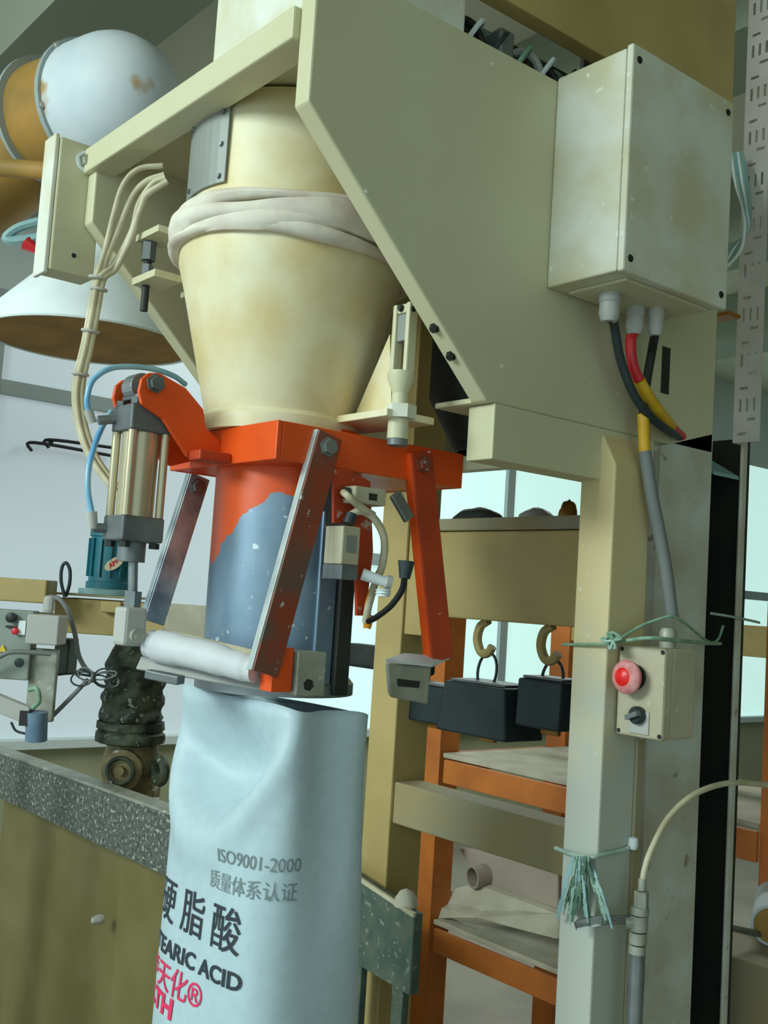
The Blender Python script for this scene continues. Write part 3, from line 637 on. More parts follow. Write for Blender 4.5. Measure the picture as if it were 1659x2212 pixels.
wh = thing('white_lever', 'short white lever with ribbed tip pointing from the spout', 'lever', PX(815, 1275, -.1))
build('stem', MB().tube([PX(782, 1240, -.115), PX(835, 1258, -.095)], [.0085, .0065], 12, True, False), 'cone_white', wh, smooth=True)
build('tip', MB().lathe(PX(832, 1256, -.096), (.2, .6, -.1), [(0, -.003), (.009, 0), (.010, .008), (0, .010)], 14), 'plastic_grey', wh, smooth=True)
build('ribbed_tip', MB().lathe(PX(828, 1272, -.09), (0, 0, -1), [(.008, 0), (.011, .002), (.009, .004), (.011, .006), (.009, .008), (.010, .010), (0, .011)], 14), 'cone_white', wh, smooth=True)
bl = thing('black_plug_lead', 'black lead with moulded plug behind the rear clamp arm', 'cable', PX(800, 1340, -.02))
build('plug', MB().tube([PX(878, 1212, -.03), PX(874, 1250, -.03)], [.011, .007], 10, True, False), 'rubber', bl, smooth=True)
cable('lead', [PX(874, 1248, -.03), PX(868, 1275, -.04), PX(845, 1308, -.06), PX(815, 1332, -.09), PX(796, 1342, -.12)], .0042, 'black', bl)

# ================================================================== cables on the left
cb = thing('cable_bundle', 'bundle of cream cables dropping in front of the hood left panel', 'cable bundle', PX(165, 900, -.56))
def CP(l, j): return [PX(x+j[0], y+j[1], d+j[2]) for x, y, d in l]
trunk = [(212, 600, -.54), (200, 660, -.54), (185, 740, -.54), (168, 815, -.54), (165, 870, -.53), (175, 930, -.52), (196, 985, -.50), (230, 1035, -.47), (262, 1075, -.44)]
tops = [[(352, 358, -.46), (300, 365, -.48), (266, 400, -.50), (244, 470, -.52), (226, 545, -.53)],
        [(356, 378, -.46), (316, 392, -.48), (286, 425, -.50), (258, 490, -.52), (232, 555, -.53)],
        [(358, 384, -.455), (330, 396, -.47), (300, 440, -.49), (284, 500, -.51), (246, 570, -.53)],
        [(362, 392, -.45), (318, 420, -.47), (304, 450, -.48), (280, 520, -.50), (250, 580, -.53)]]
for i, tp in enumerate(tops):
    cable('cable', CP(tp, (0, 0, 0)) + CP(trunk, ((i % 2)*11-4+(i//2)*5, (i//2)*3, (i//2)*.008)), .0044+.0006*(i % 2), 'cable_cream', cb)
for (x, y, d) in ((206, 600, -.54), (208, 625, -.54), (168, 808, -.54), (190, 715, -.54)):
    c = PX(x+5, y, d+.004); build('tie', MB().torus(c, (.15, 0, 1), .012, .0025, 14, 6), 'plastic_grey', cb, smooth=True)
# ================================================================== the bag
bcx, bcy = -.272, -.398
bag = thing('product_bag', 'white woven plastic bag with black and red print hanging open under the spout', 'bag', (bcx, bcy, .56))
ZT, ZB = 1.348, .56
def sm(a, b, x): t = max(0, min(1, (x-a)/(b-a))); return t*t*(3-2*t)
def section(t, z):
    k = (z-ZB)/(ZT-ZB)
    a = .152 + .006*sm(.75, .1, k) + .004*sm(.75, 1, k); b = .098 + .022*sm(.9, .3, k) - .004*sm(.8, 1, k); pw = 2.9
    if k < .06: f = .75+.25*sm(0, .06, k); a *= f; b *= f
    ct, st = math.cos(t), math.sin(t)
    x = a*math.copysign(abs(ct)**(2/pw), ct); y = b*math.copysign(abs(st)**(2/pw), st)
    dxn = x/a
    if x < 0: x *= 1+.10*sm(.55, 1, k)
    if y < 0 and x < 0: y *= 1+.10*sm(.6, 1, k)
    # front face sinks in above the powder level
    if y < 0:
        zb_ = 1.170+.150*abs(dxn+.0)**2.2+.02*dxn
        y += .075*sm(0, .075, z-zb_)*sm(0, .6, -y/b)*max(0, 1-dxn*dxn)**1.3*(.30+.70*sm(ZT+.01, ZT-.10, z))
        y -= .008*math.exp(-((z-zb_+.02)/.03)**2)*(-y/b if y < 0 else 0)
    # gusset fold on the +X / -X sides
    g = math.exp(-(y/(b*.45))**2)*sm(.70, 1.0, abs(dxn))*sm(.5, .95, k)
    x -= .030*g if x > 0 else -.004*g
    # soft creases
    x += .0025*math.sin(17*z+3*t)*sm(.2, .9, abs(dxn)); y += .0030*math.sin(13*z+5*x/a)*sm(1, .3, k)
    x += .010*(1-k)*-.6; y += .006*(1-k)
    return V((bcx+x, bcy+y, z))
nT, nZ = 120, 90
mbg = MB(); zz = [ZB+(ZT-ZB)*j/nZ for j in range(nZ+1)]
vs = []
for j, z in enumerate(zz):
    for i in range(nT):
        t = 2*PI*i/nT; p = section(t, z)
        if j == nZ: p.z += .003*math.sin(2*t+.5)+.002*math.sin(5*t)-.012*math.sin(t)
        vs.append(p)
fs = [(j*nT+i, j*nT+(i+1) % nT, (j+1)*nT+(i+1) % nT, (j+1)*nT+i) for j in range(nZ) for i in range(nT)]
fs.append(tuple(range(nT))[::-1]); mbg.add(vs, fs)
build('sack', mbg, 'bag', bag, smooth=True, solid=.0008)
# printing, wrapped round the bag
def wrap_text(txt, mat, size, s_c, z_c, sxk=1., name='print', al='CENTER', off=.0020, bold=0., squeeze=1.):
    cu = bpy.data.curves.new('t', 'FONT'); cu.body = txt; cu.size = size; cu.align_x = al; cu.resolution_u = 3; cu.offset = bold
    o = bpy.data.objects.new('t', cu); COL.objects.link(o); bpy.context.view_layer.update()
    me = bpy.data.meshes.new_from_object(o.evaluated_get(bpy.context.evaluated_depsgraph_get()))
    bpy.data.objects.remove(o); bpy.data.curves.remove(cu)
    bm = bmesh.new(); bm.from_mesh(me); bpy.data.meshes.remove(me)
    bmesh.ops.triangulate(bm, faces=bm.faces)
    for _ in range(4):
        le = [e for e in bm.edges if e.calc_length() > .007]
        if le: bmesh.ops.subdivide_edges(bm, edges=le, cuts=1); bmesh.ops.triangulate(bm, faces=bm.faces)
    # arc length along the front at mean height
    tab = []; acc = 0; prev = None; zc0 = z_c
    for i in range(-300, 301):
        t = -PI/2+i/300*PI*.95; p = section(t, zc0)
        if prev is not None: acc += (p-prev).length
        tab.append((acc, t)); prev = p
    mid = tab[300][0]
    def at(s):
        s += mid; lo_, hi_ = 0, 600
        while hi_-lo_ > 1:
            m_ = (lo_+hi_)//2
            if tab[m_][0] < s: lo_ = m_
            else: hi_ = m_
        (s0, t0), (s1, t1) = tab[lo_], tab[hi_]; return t0+(t1-t0)*((s-s0)/max(s1-s0, 1e-9))
    mb2 = MB(); idx = {}
    for v in bm.verts:
        t = at(s_c+v.co.x*sxk); z = z_c+v.co.y
        p = section(t, z); e = .002; n = (section(t+.01, z)-section(t-.01, z)).cross(V((0, 0, 1))); n.z = 0; n.normalize()
        idx[v.index] = len(mb2.v); mb2.v.append(p+n*off)
    mb2.f = [tuple(idx[v.index] for v in f.verts) for f in bm.faces]; bm.free()
    ob = build(name, mb2, mat, bag)
    return ob
wrap_text('硬 脂 酸', 'ink_black', .062, -.002, 1.040, .98, 'printed_name', bold=.0003)
wrap_text('STEARIC ACID', 'ink_black', .030, -.002, .994, 1.22, 'printed_english_name', bold=.0008)
wrap_text('泸天化®', 'ink_red', .040, -.040, .952, 1.12, 'printed_red_brand', bold=.0003)
wrap_text('LTH', 'ink_red', .036, -.062, .920, 1.4, 'printed_red_initials', bold=.0014)
wrap_text('ISO9001-2000', 'ink_faded', .025, .112, 1.145, .85, 'printed_certificate')
wrap_text('质量体系认证', 'ink_faded', .026, .102, 1.110, .9, 'printed_certificate')
st = thing('added_bag_stand', 'low grey stand added under the bag to hold it up', 'stand', (bcx, bcy, 0))  # unseen stand, added so the bag does not float
box('top', 'galv', st, bcx-.25, bcx+.2, bcy-.2, bcy+.2, .52, .556)
for a in (-.23, .17):
    for b_ in (-.18, .17): box('leg', 'galv', st, bcx+a, bcx+a+.03, bcy+b_, bcy+b_+.03, 0, .52)

# ================================================================== weigh beam with hooks and weights
wb = thing('weigh_beam', 'tan box beam of the scale between the posts', 'beam', (-.3, .15, 1.47))
box('beam', 'tan', wb, -.563, -.066, .10, .19, 1.478, 1.640, bevel=.004)
box('top_cap', 'tan_dusty', wb, -.563, -.050, .095, .195, 1.641, 1.664, bevel=.003)
box('end_plate', 'dark_column', wb, -.115, -.088, .092, .0995, 1.478, 1.638)
box('side_plate', 'tan', wb, -.563, -.50, .085, .0995, 1.44, 1.66)
box('cross_bar', 'tan_dusty', None, -.564, -.035, .086, .150, 1.080, 1.158, bevel=.003, label='dusty grey brown cross bar joining the two posts at mid height', cat='cross bar')
def rub(name, lab, px, py, Yv, sx_, sy_, sz_, mat, cat):
    c = PY(px, py, Yv); random.seed(px); m_ = MB(); n, k = 14, 8; vs = []
    for j in range(k+1):
        ph = PI*.5*j/k
        for i in range(n):
            a = 2*PI*i/n; f = 1+.18*noise.noise(V((math.cos(a)*1.3+px, math.sin(a)*1.3, j*.4)))
            vs.append((c.x+sx_*math.cos(a)*math.cos(ph)*f, Yv+sy_*math.sin(a)*math.cos(ph)*f, 1.6645+sz_*math.sin(ph)*f))
    m_.add(vs, [(j*n+i, j*n+(i+1) % n, (j+1)*n+(i+1) % n, (j+1)*n+i) for j in range(k) for i in range(n)] + [tuple(range(n))[::-1]])
    build(name, m_, mat, None, smooth=True, label=lab, cat=cat)
rub('cloth_rag', 'crumpled dark rag lying on the weigh beam', 1035, 1112, .145, .060, .035, .024, 'dark_column', 'rag')
rub('grey_lump', 'rounded grey lump lying on the weigh beam', 1160, 1108, .145, .034, .028, .020, 'plastic_grey', 'lump')
rub('brown_cap', 'round dark brown cap on the weigh beam beside the post', 1228, 1100, .145, .016, .018, .032, 'brass', 'cap')
def hook(px, lab):
    c = PY(px, 1340, .145); t = thing('hook', lab, 'hook', (c.x, .145, 1.38), 'hooks under the weigh beam')
    x = c.x; build('curl', MB().tube([(x+.006, .145, 1.4775), (x-.014, .145, 1.465), (x-.020, .145, 1.440), (x-.008, .145, 1.418), (x+.010, .145, 1.418), (x+.020, .145, 1.430)], .0085, 8), 'tan', t, smooth=True)
    m_ = MB().tube([(x+.010+.024*math.cos(a), .145+.004*math.sin(a), 1.384+.034*math.sin(a)) for a in [2*PI*i/24 for i in range(25)]], .0028, 7, False)
    build('ring', m_, 'rubber', t, smooth=True); return x
hx1 = hook(1050, 'tan hook with black ring on the left under the weigh beam'); hx2 = hook(1190, 'tan hook with black ring close to the cream post')
def weight(x, w0, w1, z0, z1, d, lab, mat='weight_iron'):
    t = thing('hanging_weight', lab, 'weight', (x, .145, z0), 'weights under the weigh beam')
    build('block', MB().add([(x-w0, .145-d, z1), (x+w0, .145-d, z1), (x+w0, .145+d, z1), (x-w0, .145+d, z1), (x-w1, .145-d*1.1, z0), (x+w1, .145-d*1.1, z0), (x+w1, .145+d*1.1, z0), (x-w1, .145+d*1.1, z0)],
          [(0,1,2,3),(7,6,5,4),(0,4,5,1),(1,5,6,2),(2,6,7,3),(3,7,4,0)]), mat, t, bevel=.004)
    build('cap_plate', MB().box(x-w0*.9, x+w0*.9, .145-d*.8, .145+d*.8, z1+.0005, z1+.005), 'cast_grey', t, bevel=.001)
    box('drain_tab', 'brass', t, x-.02, x+.02, .14, .15, z0-.012, z0-.0005); return t
weight(hx1+.022, .078, .090, 1.270, 1.362, .045, 'large black iron weight hanging from the left hook')
weight(hx2+.012, .050, .050, 1.302, 1.384, .035, 'smaller blue black weight half hidden by the cream post')
weight(PY(905, 1500, .145).x+.055, .060, .062, 1.275, 1.345, .03, 'dark weight behind the silver jaw box')
box('round_bar', 'dark_steel', None, PY(760, 1420, .19).x, -.60, .1655, .21, 1.355, 1.405, bevel=.008, label='dark bar behind the rear clamp arm by the tan post', cat='bar')
# ================================================================== rack behind
Yr = .70
rk = thing('storage_rack', 'orange angle iron rack with dusty shelves behind the machine', 'rack', (-.6, .95, 0))
xl0, xl1 = PY(905, 1700, Yr).x, PY(968, 1700, Yr).x
xr = PY(1648, 1600, Yr).x
for xx in (xl0, xr):
    for yy in (Yr, Yr+.5):
        build('rack_post', MB().box(xx, xx+.075, yy, yy+.006, 0, 1.55).box(xx+.069, xx+.075, yy+.006, yy+.07, 0, 1.55), 'rack_orange', rk, bevel=.001)
for z in (1.095, .662):
    box('shelf_beam', 'rack_orange', rk, xl1-.01, xr, Yr-.012, Yr-.0005, z-.060, z); box('shelf_beam', 'rack_orange', rk, xl0, xr, Yr+.506, Yr+.518, z-.060, z)
    for k in range(2): box('shelf_board', 'dust', rk, xl0+.08, xr-.005, Yr+.008+k*.25, Yr+.252+k*.25, z+.001, z+.014, bevel=.002)
    box('side_beam', 'rack_orange', rk, xl0-.012, xl0-.001, Yr, Yr+.5, z-.055, z)
box('top_beam', 'tan', rk, xl0, xr+.6, Yr+.506, Yr+.53, 1.42, 1.50)
# things on the rack
tp = thing('cardboard_tube', 'grey cardboard tube with a dark open end on the lower shelf', 'tube', (-.9, .95, .68))
TA = PY(1020, 1895, Yr+.08); TB = TA + V((.10, .62, .035))
build('tube_wall', MB().lathe(TA, TB-TA, [(.030, 0), (.030, .40), (.024, .40), (.024, 0)], 24, True), 'cardboard', tp, smooth=True)
build('bore', MB().lathe(TA, TB-TA, [(0, .03), (.0238, .03)], 24), 'black', tp)
sk_ = MB()
rf = thing('folded_sheet', 'folded pinkish grey sheet leaning over the lower shelf', 'sheet', (-.7, .95, .70))
build('sheet', MB().prism([PY(990, 1832, Yr+.12), PY(1205, 1880, Yr+.12), PY(1205, 1965, Yr+.12), PY(1040, 1915, Yr+.12)], (0, .02, .004)), 'cardboard', rf, bevel=.004)
build('sheet_fold', MB().prism([PY(900, 1945, Yr+.05), PY(1030, 1910, Yr+.10), PY(1205, 1975, Yr+.10), PY(1205, 2030, Yr+.05), PY(1030, 1985, Yr+.03), PY(905, 1985, Yr+.03)], (0, .02, .006)), 'dust', rf, bevel=.004)
# container with powder beside the tan post
ct = thing('powder_bin', 'mottled dark green bin heaped with powder beside the bag', 'bin', (-.42, .02, .70))
ca, cbb = PY(782, 1930, .03), PY(895, 1970, .03)
zt_ = PY(850, 1945, .03).z
build('bin_body', MB().prism([(ca.x-.10, .03, zt_-.135), (cbb.x, .03, zt_-.150), (cbb.x, .03, zt_-.010), (ca.x-.10, .03, zt_+.028)], (0, .022, 0)), 'container', ct, bevel=.003)
build('bin_rim', MB().bar((ca.x-.10, .028, zt_+.030), (cbb.x+.004, .028, zt_-.010), .008, .006, (0, 0, 1)), 'cable_cream', ct)
hpile = MB().lathe((-.46, .042, zt_-.006), (0, 0, 1), [(.022, .0), (.020, .014), (.012, .026), (0, .031)], 16)
build('powder_heap', hpile, 'dust', ct, smooth=True)
box('bin_leg', 'container', ct, ca.x-.02, ca.x+.01, .032, .048, 0, zt_-.13); box('bin_leg', 'container', ct, cbb.x-.05, cbb.x-.02, .032, .048, 0, zt_-.14)
# lower right corner
pe = PX(1652, 1992, -.05)
pf = thing('pipe_end', 'open brown pipe end at the lower right edge', 'pipe', pe)
build('saddle', MB().box(pe.x-.05, pe.x+.03, .57, .60, pe.z-.0368, pe.z-.030), 'steel', pf)
build('pipe_wall', MB().lathe(pe+V((.02, -.01, 0)), (-.5, .9, 0), [(.036, 0), (.036, .25), (.031, .25), (.031, 0)], 28, True), 'duct', pf, smooth=True)
build('bore', MB().lathe(pe+V((.02, -.01, 0)), (-.5, .9, 0), [(.0308, .0), (.0308, .2), (0, .2)], 28), 'duct_tan', pf, smooth=True)
build('clamp_rod', MB().cyl(PX(1570, 2002, -.05), PX(1640, 2018, -.05), .006, 10), 'steel', pf, smooth=True)
box('tan_housing', 'tan_dusty', None, -.12, .10, .42, .62, 0, pe.z-.037, bevel=.004, label='tan machine housing below the pipe end at the right edge', cat='housing')

# ================================================================== duct and conical hood, upper left
D0 = 3.0
du = thing('dust_duct', 'large dusty dust extraction duct with flanged bends at upper left', 'duct', PD(120, 420, D0))
c0 = PD(252, 216, D0); Rb = .182
c_end = PD(-20, 470, 2.55); axd = (PD(80, 275, 3.22)-c0).normalized()
build('bend', MB().lathe(c0, -axd, [(Rb, -.10), (Rb, 0)]+[(Rb*math.cos(a), Rb*math.sin(a)) for a in [PI/2*i/10 for i in range(1, 11)]], 40), 'duct', du, smooth=True)
build('flange', MB().lathe(c0, axd, [(Rb-.01, .096), (Rb+.010, .096), (Rb+.010, .112), (Rb-.01, .112)], 40, True), 'frame_grey', du, smooth=True)
build('pipe', MB().lathe(c0, axd, [(Rb-.012, .11), (Rb-.012, .31)], 40), 'duct_tan', du, smooth=True)
build('flange', MB().lathe(c0, axd, [(Rb-.015, .290), (Rb+.008, .290), (Rb+.008, .304), (Rb-.015, .304)], 40, True), 'frame_grey', du, smooth=True)
pe2 = c0+axd*.30
build('lower_pipe', MB().tube([pe2, pe2+axd*.10+V((0, 0, -.04)), pe2+V((-.42, -.36, -.34)), pe2+V((-1.1, -1.0, -.46)), V((-4.0, pe2.y-1.9, pe2.z-.48))], Rb-.012, 28), 'duct_tan', du, smooth=True)
build('added_hanger', MB().cyl(pe2+V((-1.1, -1.0, -.32)), V((pe2.x-1.1, pe2.y-1.0, 3.5)), .012, 10), 'steel', du)  # ceiling rod added out of view to hold up the duct
for k in range(6):
    an = 2*PI*k/6+.4; e1 = axd.orthogonal().normalized(); e2 = axd.cross(e1)
    bolt(du, c0+axd*.096+(e1*math.cos(an)+e2*math.sin(an))*(Rb+.004), -axd, .008, .008, 'plastic_grey')
build('latch', MB().bar(PD(50, 132, 3.25), PD(92, 150, 3.2), .018, .008, (0, 0, 1)), 'dark_steel', du)
co = thing('conical_hood', 'white conical hood with brown underside hanging at the left', 'hood', PD(190, 740, 2.5))
cc = PD(195, 738, 2.5); Rc = .238
cone_o = build('cone_shell', MB().lathe((cc.x, cc.y, cc.z), (0, 0, 1), [(Rc, 0), (Rc*.93, .05), (.11, .17), (.05, .24), (.04, .34)], 48), 'cone_white', co, smooth=True)
build('underside', MB().lathe((cc.x, cc.y, cc.z), (0, 0, 1), [(Rc-.004, -.001), (Rc*.5, .03), (0, .045)], 48), 'cone_under', co, smooth=True)
build('rim', MB().torus(cc, (0, 0, 1), Rc, .004, 48, 6), 'cone_white', co, smooth=True)
na = V((cc.x, cc.y, cc.z+.33))
build('added_support_arm', MB().tube([na-V((0, 0, .01)), na+V((0, 0, .05)), na+V((-.12, -.13, .08)), na+V((-.8, -.8, .08)), V((-4.0, na.y-1.6, na.z+.08))], .022, 12), 'duct_tan', co, smooth=True)  # arm to the wall, added so the hood does not hang unattached
hd = thing('duct_handle', 'pale green clamp handle with red tip beside the terminal box', 'handle', PD(30, 540, 2.3))
build('grip', MB().tube([PD(85, 478, 2.3), PD(40, 492, 2.3), PD(14, 512, 2.3), PD(30, 520, 2.3), PD(90, 512, 2.3)], .010, 8), 'pale_teal', hd, smooth=True)
build('tip', MB().cyl(PD(58, 525, 2.3), PD(85, 545, 2.3), .018, 10, .006), 'red', hd, smooth=True)
# black coat rail on the left wall area
rl = thing('wire_rail', 'thin black wire rail fixed across the left windows', 'rail', PX(75, 975, -3.95))
cable('upper_wire', [PX(105, 968, -3.95), PX(107, 950, -3.95), PX(250, 968, -3.95)], .008, 'black', rl); cable('lower_wire', [PX(68, 975, -3.95), PX(74, 956, -3.95), PX(250, 986, -3.95)], .008, 'black', rl)
build('bracket', MB().cyl(PX(247, 966, -3.95), PX(249, 990, -3.95), .012, 8), 'black', rl); build('wall_plate', MB().cyl(PX(110, 955, -3.95), PX(110, 955, -4.0), .012, 8), 'black', rl)
# ================================================================== second machine behind on the left
DB = 3.0
rdir0 = V((rt.x, rt.y, 0)).normalized(); f0 = V((fw.x, fw.y, 0)).normalized()
def fbox(name, mat, parent, x0_, y0_, x1_, y1_, d, thick, bevel=.004, **k):
    # box standing in the place, its -Y/+X corner turned to the camera side
    a = PD(x0_, y0_, d); b = PD(x1_, y1_, d); ex = V((.777, .63, 0))*((b-a).dot(V((.629, .777, 0)))) if False else None
    r_ = V((rt.x, rt.y, 0)).normalized(); f_ = V((fw.x, fw.y, 0)).normalized()
    wd = (b-a).dot(r_); hh = abs(a.z-b.z); c = (a+b)/2
    return build(name, MB().obox(c+f_*thick/2, r_*abs(wd)/2, f_*thick/2, V((0, 0, hh/2))), mat, parent, bevel=bevel, **k)
m2 = thing('rear_machine', 'tan cross beam of the second machine behind the cylinder', 'machine beam', PD(250, 1392, DB))
fbox('beam', 'tan', m2, 118, 1290, 470, 1388, DB, .18)
for lx_, w2 in ((437, 9), (-60, 40)):
    q_ = PD(lx_, 1340, DB+.08); build('leg', MB().obox((q_.x, q_.y, 1.41/2), rdir0*.0006*w2*1.2, f0*.02, V((0, 0, 1.41/2))), 'frame_grey', m2)  # the far left leg is unseen, added to carry the beam
fbox('rear_rail', 'tan', m2, -120, 1310, 120, 1380, DB+.06, .06); fbox('bracket', 'tan', m2, 218, 1298, 260, 1325, DB-.03, .025)
fbox('leg', 'dark_column', m2, 118, 1380, 145, 1458, DB+.1, .1); fbox('plate', 'dust', m2, 360, 1303, 460, 1388, DB-.02, .015)
fbox('upper_beam', 'tan', m2, -60, 1243, 98, 1304, DB-.12, .10)
fbox('top_rail', 'tan_dusty', m2, 105, 1283, 300, 1291, DB-.01, .2)
mo = thing('electric_motor', 'teal upright motor with oval badge on the rear machine beam', 'motor', PD(230, 1288, DB+.08))
mc = PD(234, 1281, DB+.09)
build('housing', MB().lathe(mc, (0, 0, 1), [(.066, .011), (.066, .03), (.060, .032), (.060, .16), (.065, .162), (.065, .19), (0, .20)], 28), 'teal', mo, smooth=True)
build('flange', MB().lathe(mc, (0, 0, 1), [(.085, -.006), (.085, .010), (0, .0105)], 28), 'pale_teal', mo, smooth=True)
for k in range(14):
    a = 2*PI*k/14; build('fin', MB().obox(mc+V((.063*math.cos(a), .063*math.sin(a), .10)), V((.005*math.cos(a), .005*math.sin(a), 0)), V((-.0016*math.sin(a), .0016*math.cos(a), 0)), V((0, 0, .055))), 'pale_teal' if PI*.8 < (a+.4) % (2*PI) < PI*1.45 else 'teal', mo)
fdir = V((-fw.x, -fw.y, 0)).normalized(); rdir = V((rt.x, rt.y, 0)).normalized()
bc_ = mc + fdir*.064 + rdir*.024 - fdir*.004 + V((0, 0, .085)); bn = (fdir*.9+rdir*.42).normalized(); be = V((0, 0, 1)).cross(bn)
e_a = (be*.8+V((0, 0, .6))).normalized(); e_b = bn.cross(e_a)
ov = MB(); n = 20; ov.prism([bc_+e_a*(.030*math.cos(2*PI*i/n))+e_b*(.015*math.sin(2*PI*i/n)) for i in range(n)], bn*.002)
bd = build('badge', ov, 'oval_cream', mo)
cu = bpy.data.curves.new('t', 'FONT'); cu.body = 'ABB'; cu.size = .018; cu.align_x = 'CENTER'; cu.align_y = 'CENTER'; cu.offset = .0008
to = bpy.data.objects.new('t', cu); COL.objects.link(to); bpy.context.view_layer.update()
tme = bpy.data.meshes.new_from_object(to.evaluated_get(bpy.context.evaluated_depsgraph_get())); bpy.data.objects.remove(to)
tm = MB(); tm.add([bc_+bn*.0026+e_a*v.co.x+e_b*v.co.y for v in tme.vertices], [tuple(p.vertices) for p in tme.polygons]); build('badge_text', tm, 'red', bd)
# cable loop and drop on the rear machine
cable('cable_loop', [PD(140, 1290, 2.92), PD(132, 1255, 2.92), PD(134, 1225, 2.92), PD(143, 1216, 2.92), PD(151, 1232, 2.92), PD(150, 1262, 2.92), PD(142, 1288, 2.93)], .0048, 'rubber',
      label='upright loop of dark cable standing on the rear machine beam', cat='cable')
cable('grey_cable', [PD(108, 1290, 2.86), PD(128, 1294, 2.84), PD(148, 1322, 2.83), PD(162, 1370, 2.83), PD(170, 1415, 2.83), PD(186, 1445, 2.83), PD(204, 1458, 2.83)], .0065, 'cable_grey',
      label='grey cable drooping from the control boxes to the coiled leads', cat='cable')
f2 = V((fw.x, fw.y, 0)).normalized()
coil = thing('coiled_leads', 'coil of thin dark leads tied in front of the dark valve', 'cable coil', PD(210, 1470, 2.8))
kc = PD(204, 1463, 2.8)
for i in range(7):
    a = (-.15, .1, -.35, .25, 2.9, 3.3, 2.7)[i]; L_ = (.066, .058, .050, .062, .046, .056, .040)[i]; W_l = (.018, .022, .014, .010, .012, .018, .016)[i]
    u_ = rdir*math.cos(a)+V((0, 0, math.sin(a))); v_ = -rdir*math.sin(a)+V((0, 0, math.cos(a)))
    pts = [kc-f2*(.004*i)+u_*(L_*.5*(1-math.cos(t)))+v_*(W_l*math.sin(t)) for t in [2*PI*q_/16 for q_ in range(17)]]
    cable('lead', pts, .0023, 'rubber' if i % 3 else 'cable_grey', coil)
build('knot', MB().torus(kc-f2*.012, rdir, .010, .004, 14, 6), 'cable_grey', coil, smooth=True)
cable('tail', [PD(190, 1468, 2.8), PD(150, 1510, 2.8), PD(112, 1548, 2.8), PD(100, 1556, 2.8)], .006, 'cable_grey', coil)
cable('tail', [PD(205, 1462, 2.8), PD(160, 1455, 2.81), PD(118, 1458, 2.82)], .0032, 'rubber', coil)
# control boxes at far left
kb = thing('control_panel', 'grey control panel with red button at the left edge', 'control panel', PD(40, 1480, 2.75))
fbox('panel', 'control_grey', kb, -60, 1312, 62, 1470, 2.75, .05); fbox('junction_box', 'plastic_grey', kb, 58, 1326, 124, 1395, 2.72, .08)
fbox('lower_panel', 'galv', kb, 64, 1400, 114, 1560, 2.76, .02)
fbox('top_pipe', 'plastic_grey', kb, 92, 1285, 112, 1326, 2.74, .03, bevel=.01)
f_ = V((fw.x, fw.y, 0)).normalized()
def disc(name, mat, parent, x, y, d, r, h_=.012): c = PD(x, y, d); return build(name, MB().lathe(c, -f_, [(r, 0), (r, h_), (r*.6, h_*1.2), (0, h_*1.2)], 20), mat, parent, smooth=True)
disc('dial', 'black', kb, 26, 1334, 2.748, .013); disc('red_button', 'red', kb, 35, 1363, 2.748, .009); disc('round_seal', 'rubber', kb, 42, 1431, 2.748, .012, .004)
fbox('slot', 'dark_steel', kb, 12, 1351, 34, 1357, 2.745, .004, bevel=0); fbox('white_tag', 'cone_white', kb, 40, 1340, 54, 1372, 2.745, .004, bevel=.001)
build('warning_sticker', MB().prism([PD(-4, 1408, 2.745), PD(14, 1408, 2.745), PD(6, 1392, 2.745)], -f_*.001), 'yellowish_sign', kb)
cable('handrail', [PD(-40, 1440, 2.7), PD(0, 1418, 2.7), PD(30, 1408, 2.7), PD(110, 1412, 2.72)], .0065, 'cable_grey', kb)
fbox('stand', 'frame_grey', kb, -95, 1300, -62, 1480, 2.72, .05); q_ = PD(-78, 1400, 2.745); build('added_stand_leg', MB().obox((q_.x, q_.y, .66), rdir*.022, f_*.03, V((0, 0, .66))), 'frame_grey', kb)  # stand and leg added beyond the left edge to support the panel
pt = thing('sensor_bracket', 'blue grey sensor cylinder on a white arm at the left edge', 'sensor', PD(75, 1600, 2.6))
build('arm', MB().bar(PD(-100, 1478, 2.6), PD(62, 1545, 2.6), .04, .03, (0, 0, 1)), 'plastic_grey', pt, bevel=.003)
build('barrel', MB().cyl(PD(78, 1600, 2.6), PD(80, 1538, 2.6), .026, 18), 'blue_grey', pt, smooth=True); build('joint', MB().obox(PD(58, 1550, 2.6), rdir*.012, fdir*.02, V((0, 0, .018))), 'black', pt)
cable('lead', [PD(24, 1560, 2.6), PD(34, 1578, 2.6), PD(54, 1585, 2.6)], .003, 'rubber', pt)
cable('green_lead', [PD(62, 1490, 2.6), PD(80, 1488, 2.59), PD(84, 1515, 2.59), PD(70, 1530, 2.6)], .006, 'green_tie', pt)
# dark valve and gearbox
def rough_lathe(c, prof, n, amp, sc):
    m_ = MB().lathe(c, (0, 0, 1), prof, n)
    for p in m_.v:
        d = V((p.x-c.x, p.y-c.y, 0))
        if d.length > .02: p += d.normalized()*amp*noise.noise(V((p.x*sc, p.y*sc, p.z*sc*1.6)))
    return m_
dv = thing('wrapped_valve', 'dark mottled valve body hanging under the rear machine beam', 'valve', PD(280, 1600, 2.95))
vc = PD(281, 1596, 2.98)
build('body', rough_lathe(vc, [(.082, .05)]+[(.082+.004*math.sin(q_*1.3), .05+q_*.01) for q_ in range(1, 16)]+[(.086, .205), (.078, .225), (.066, .25), (.058, .27), (0, .275)], 48, .012, 26), 'valve_dark', dv, smooth=True)
build('lower_flange', rough_lathe(vc, [(.080, -.012), (.094, -.006), (.097, .008), (.096, .018), (.088, .024), (.094, .030), (.092, .049), (0, .0495)], 48, .008, 30), 'valve_dark', dv, smooth=True)
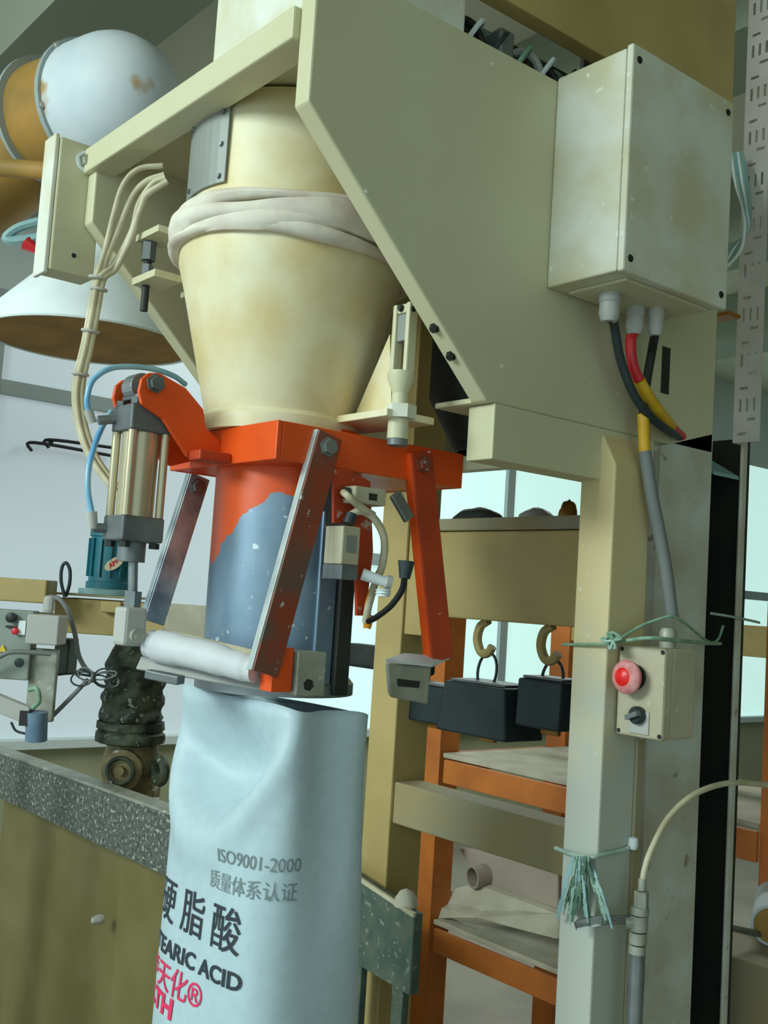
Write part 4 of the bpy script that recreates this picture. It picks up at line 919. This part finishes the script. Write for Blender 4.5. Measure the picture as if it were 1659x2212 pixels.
gb = thing('gearbox', 'worn tan gearbox with round hub under the dark valve', 'gearbox', PD(275, 1725, 2.9))
gc = PD(276, 1655, 2.98)
build('case', MB().lathe(PD(277, 1722, 2.98), (0, 0, 1), [(.070, 0), (.072, .05), (.082, .09), (.070, .148), (0, .15)], 24), 'gear_tan', gb, smooth=True)
hc = gc - f_*.075
build('hub', MB().lathe(hc, -f_, [(.058, -.03), (.056, 0), (.040, .006), (.038, .016), (.026, .016), (.024, .006), (.014, .006), (.012, .020), (0, .020)], 28), 'gear_tan', gb, smooth=True)
build('hub_ring', MB().torus(hc-f_*.014, f_, .034, .007, 28, 8), 'valve_dark', gb, smooth=True)
build('side_lug', MB().torus(PD(345, 1665, 2.92), (f_*.6+rdir*.8), .030, .014, 20, 8), 'valve_dark', gb, smooth=True)
cable('drain_pipe', [PD(300, 1728, 2.85), PD(345, 1728, 2.85)], .007, 'plastic_grey', gb)
fbox('base', 'gear_tan', gb, 205, 1700, 330, 1735, 2.94, .1)
# rail and housing below it
rr_ = thing('side_rail', 'scuffed grey steel rail running in behind the bag from the left', 'rail', (-1.8, .02, .82))
build('rail_face', MB().prism([(-3.0, 0, .925), (-3.0, 0, .795), (-.80, 0, .83), (-.80, 0, .975)], (0, .012, 0)), 'rail', rr_, bevel=.002)
build('rail_top', MB().prism([(-3.0, -.006, .926), (-.80, -.006, .976), (-.80, .05, .976), (-3.0, .05, .926)], (0, 0, .008)), 'galv', rr_, bevel=.002)
hs = thing('lower_housing', 'tan machine housing darkened for shade below the grey rail', 'housing', (-1.6, .3, 0))
box('front_panel', 'housing_tan_shaded', hs, -1.62, -1.30, .06, .40, 0, .80); box('front_panel', 'housing_tan_shaded', hs, -1.285, -.95, .06, .40, 0, .81)
box('joint_strip', 'dark_column', hs, -1.302, -1.285, .05, .0595, 0, .81)
build('catch', MB().lathe(PY(222, 1985, .06), (0, -1, 0), [(.012, 0), (.014, .012), (.008, .03), (0, .032)], 12), 'plastic_grey', hs, smooth=True)
box('kick_plate', 'housing_tan_shaded', hs, -2.6, -1.63, .10, .40, 0, .78)
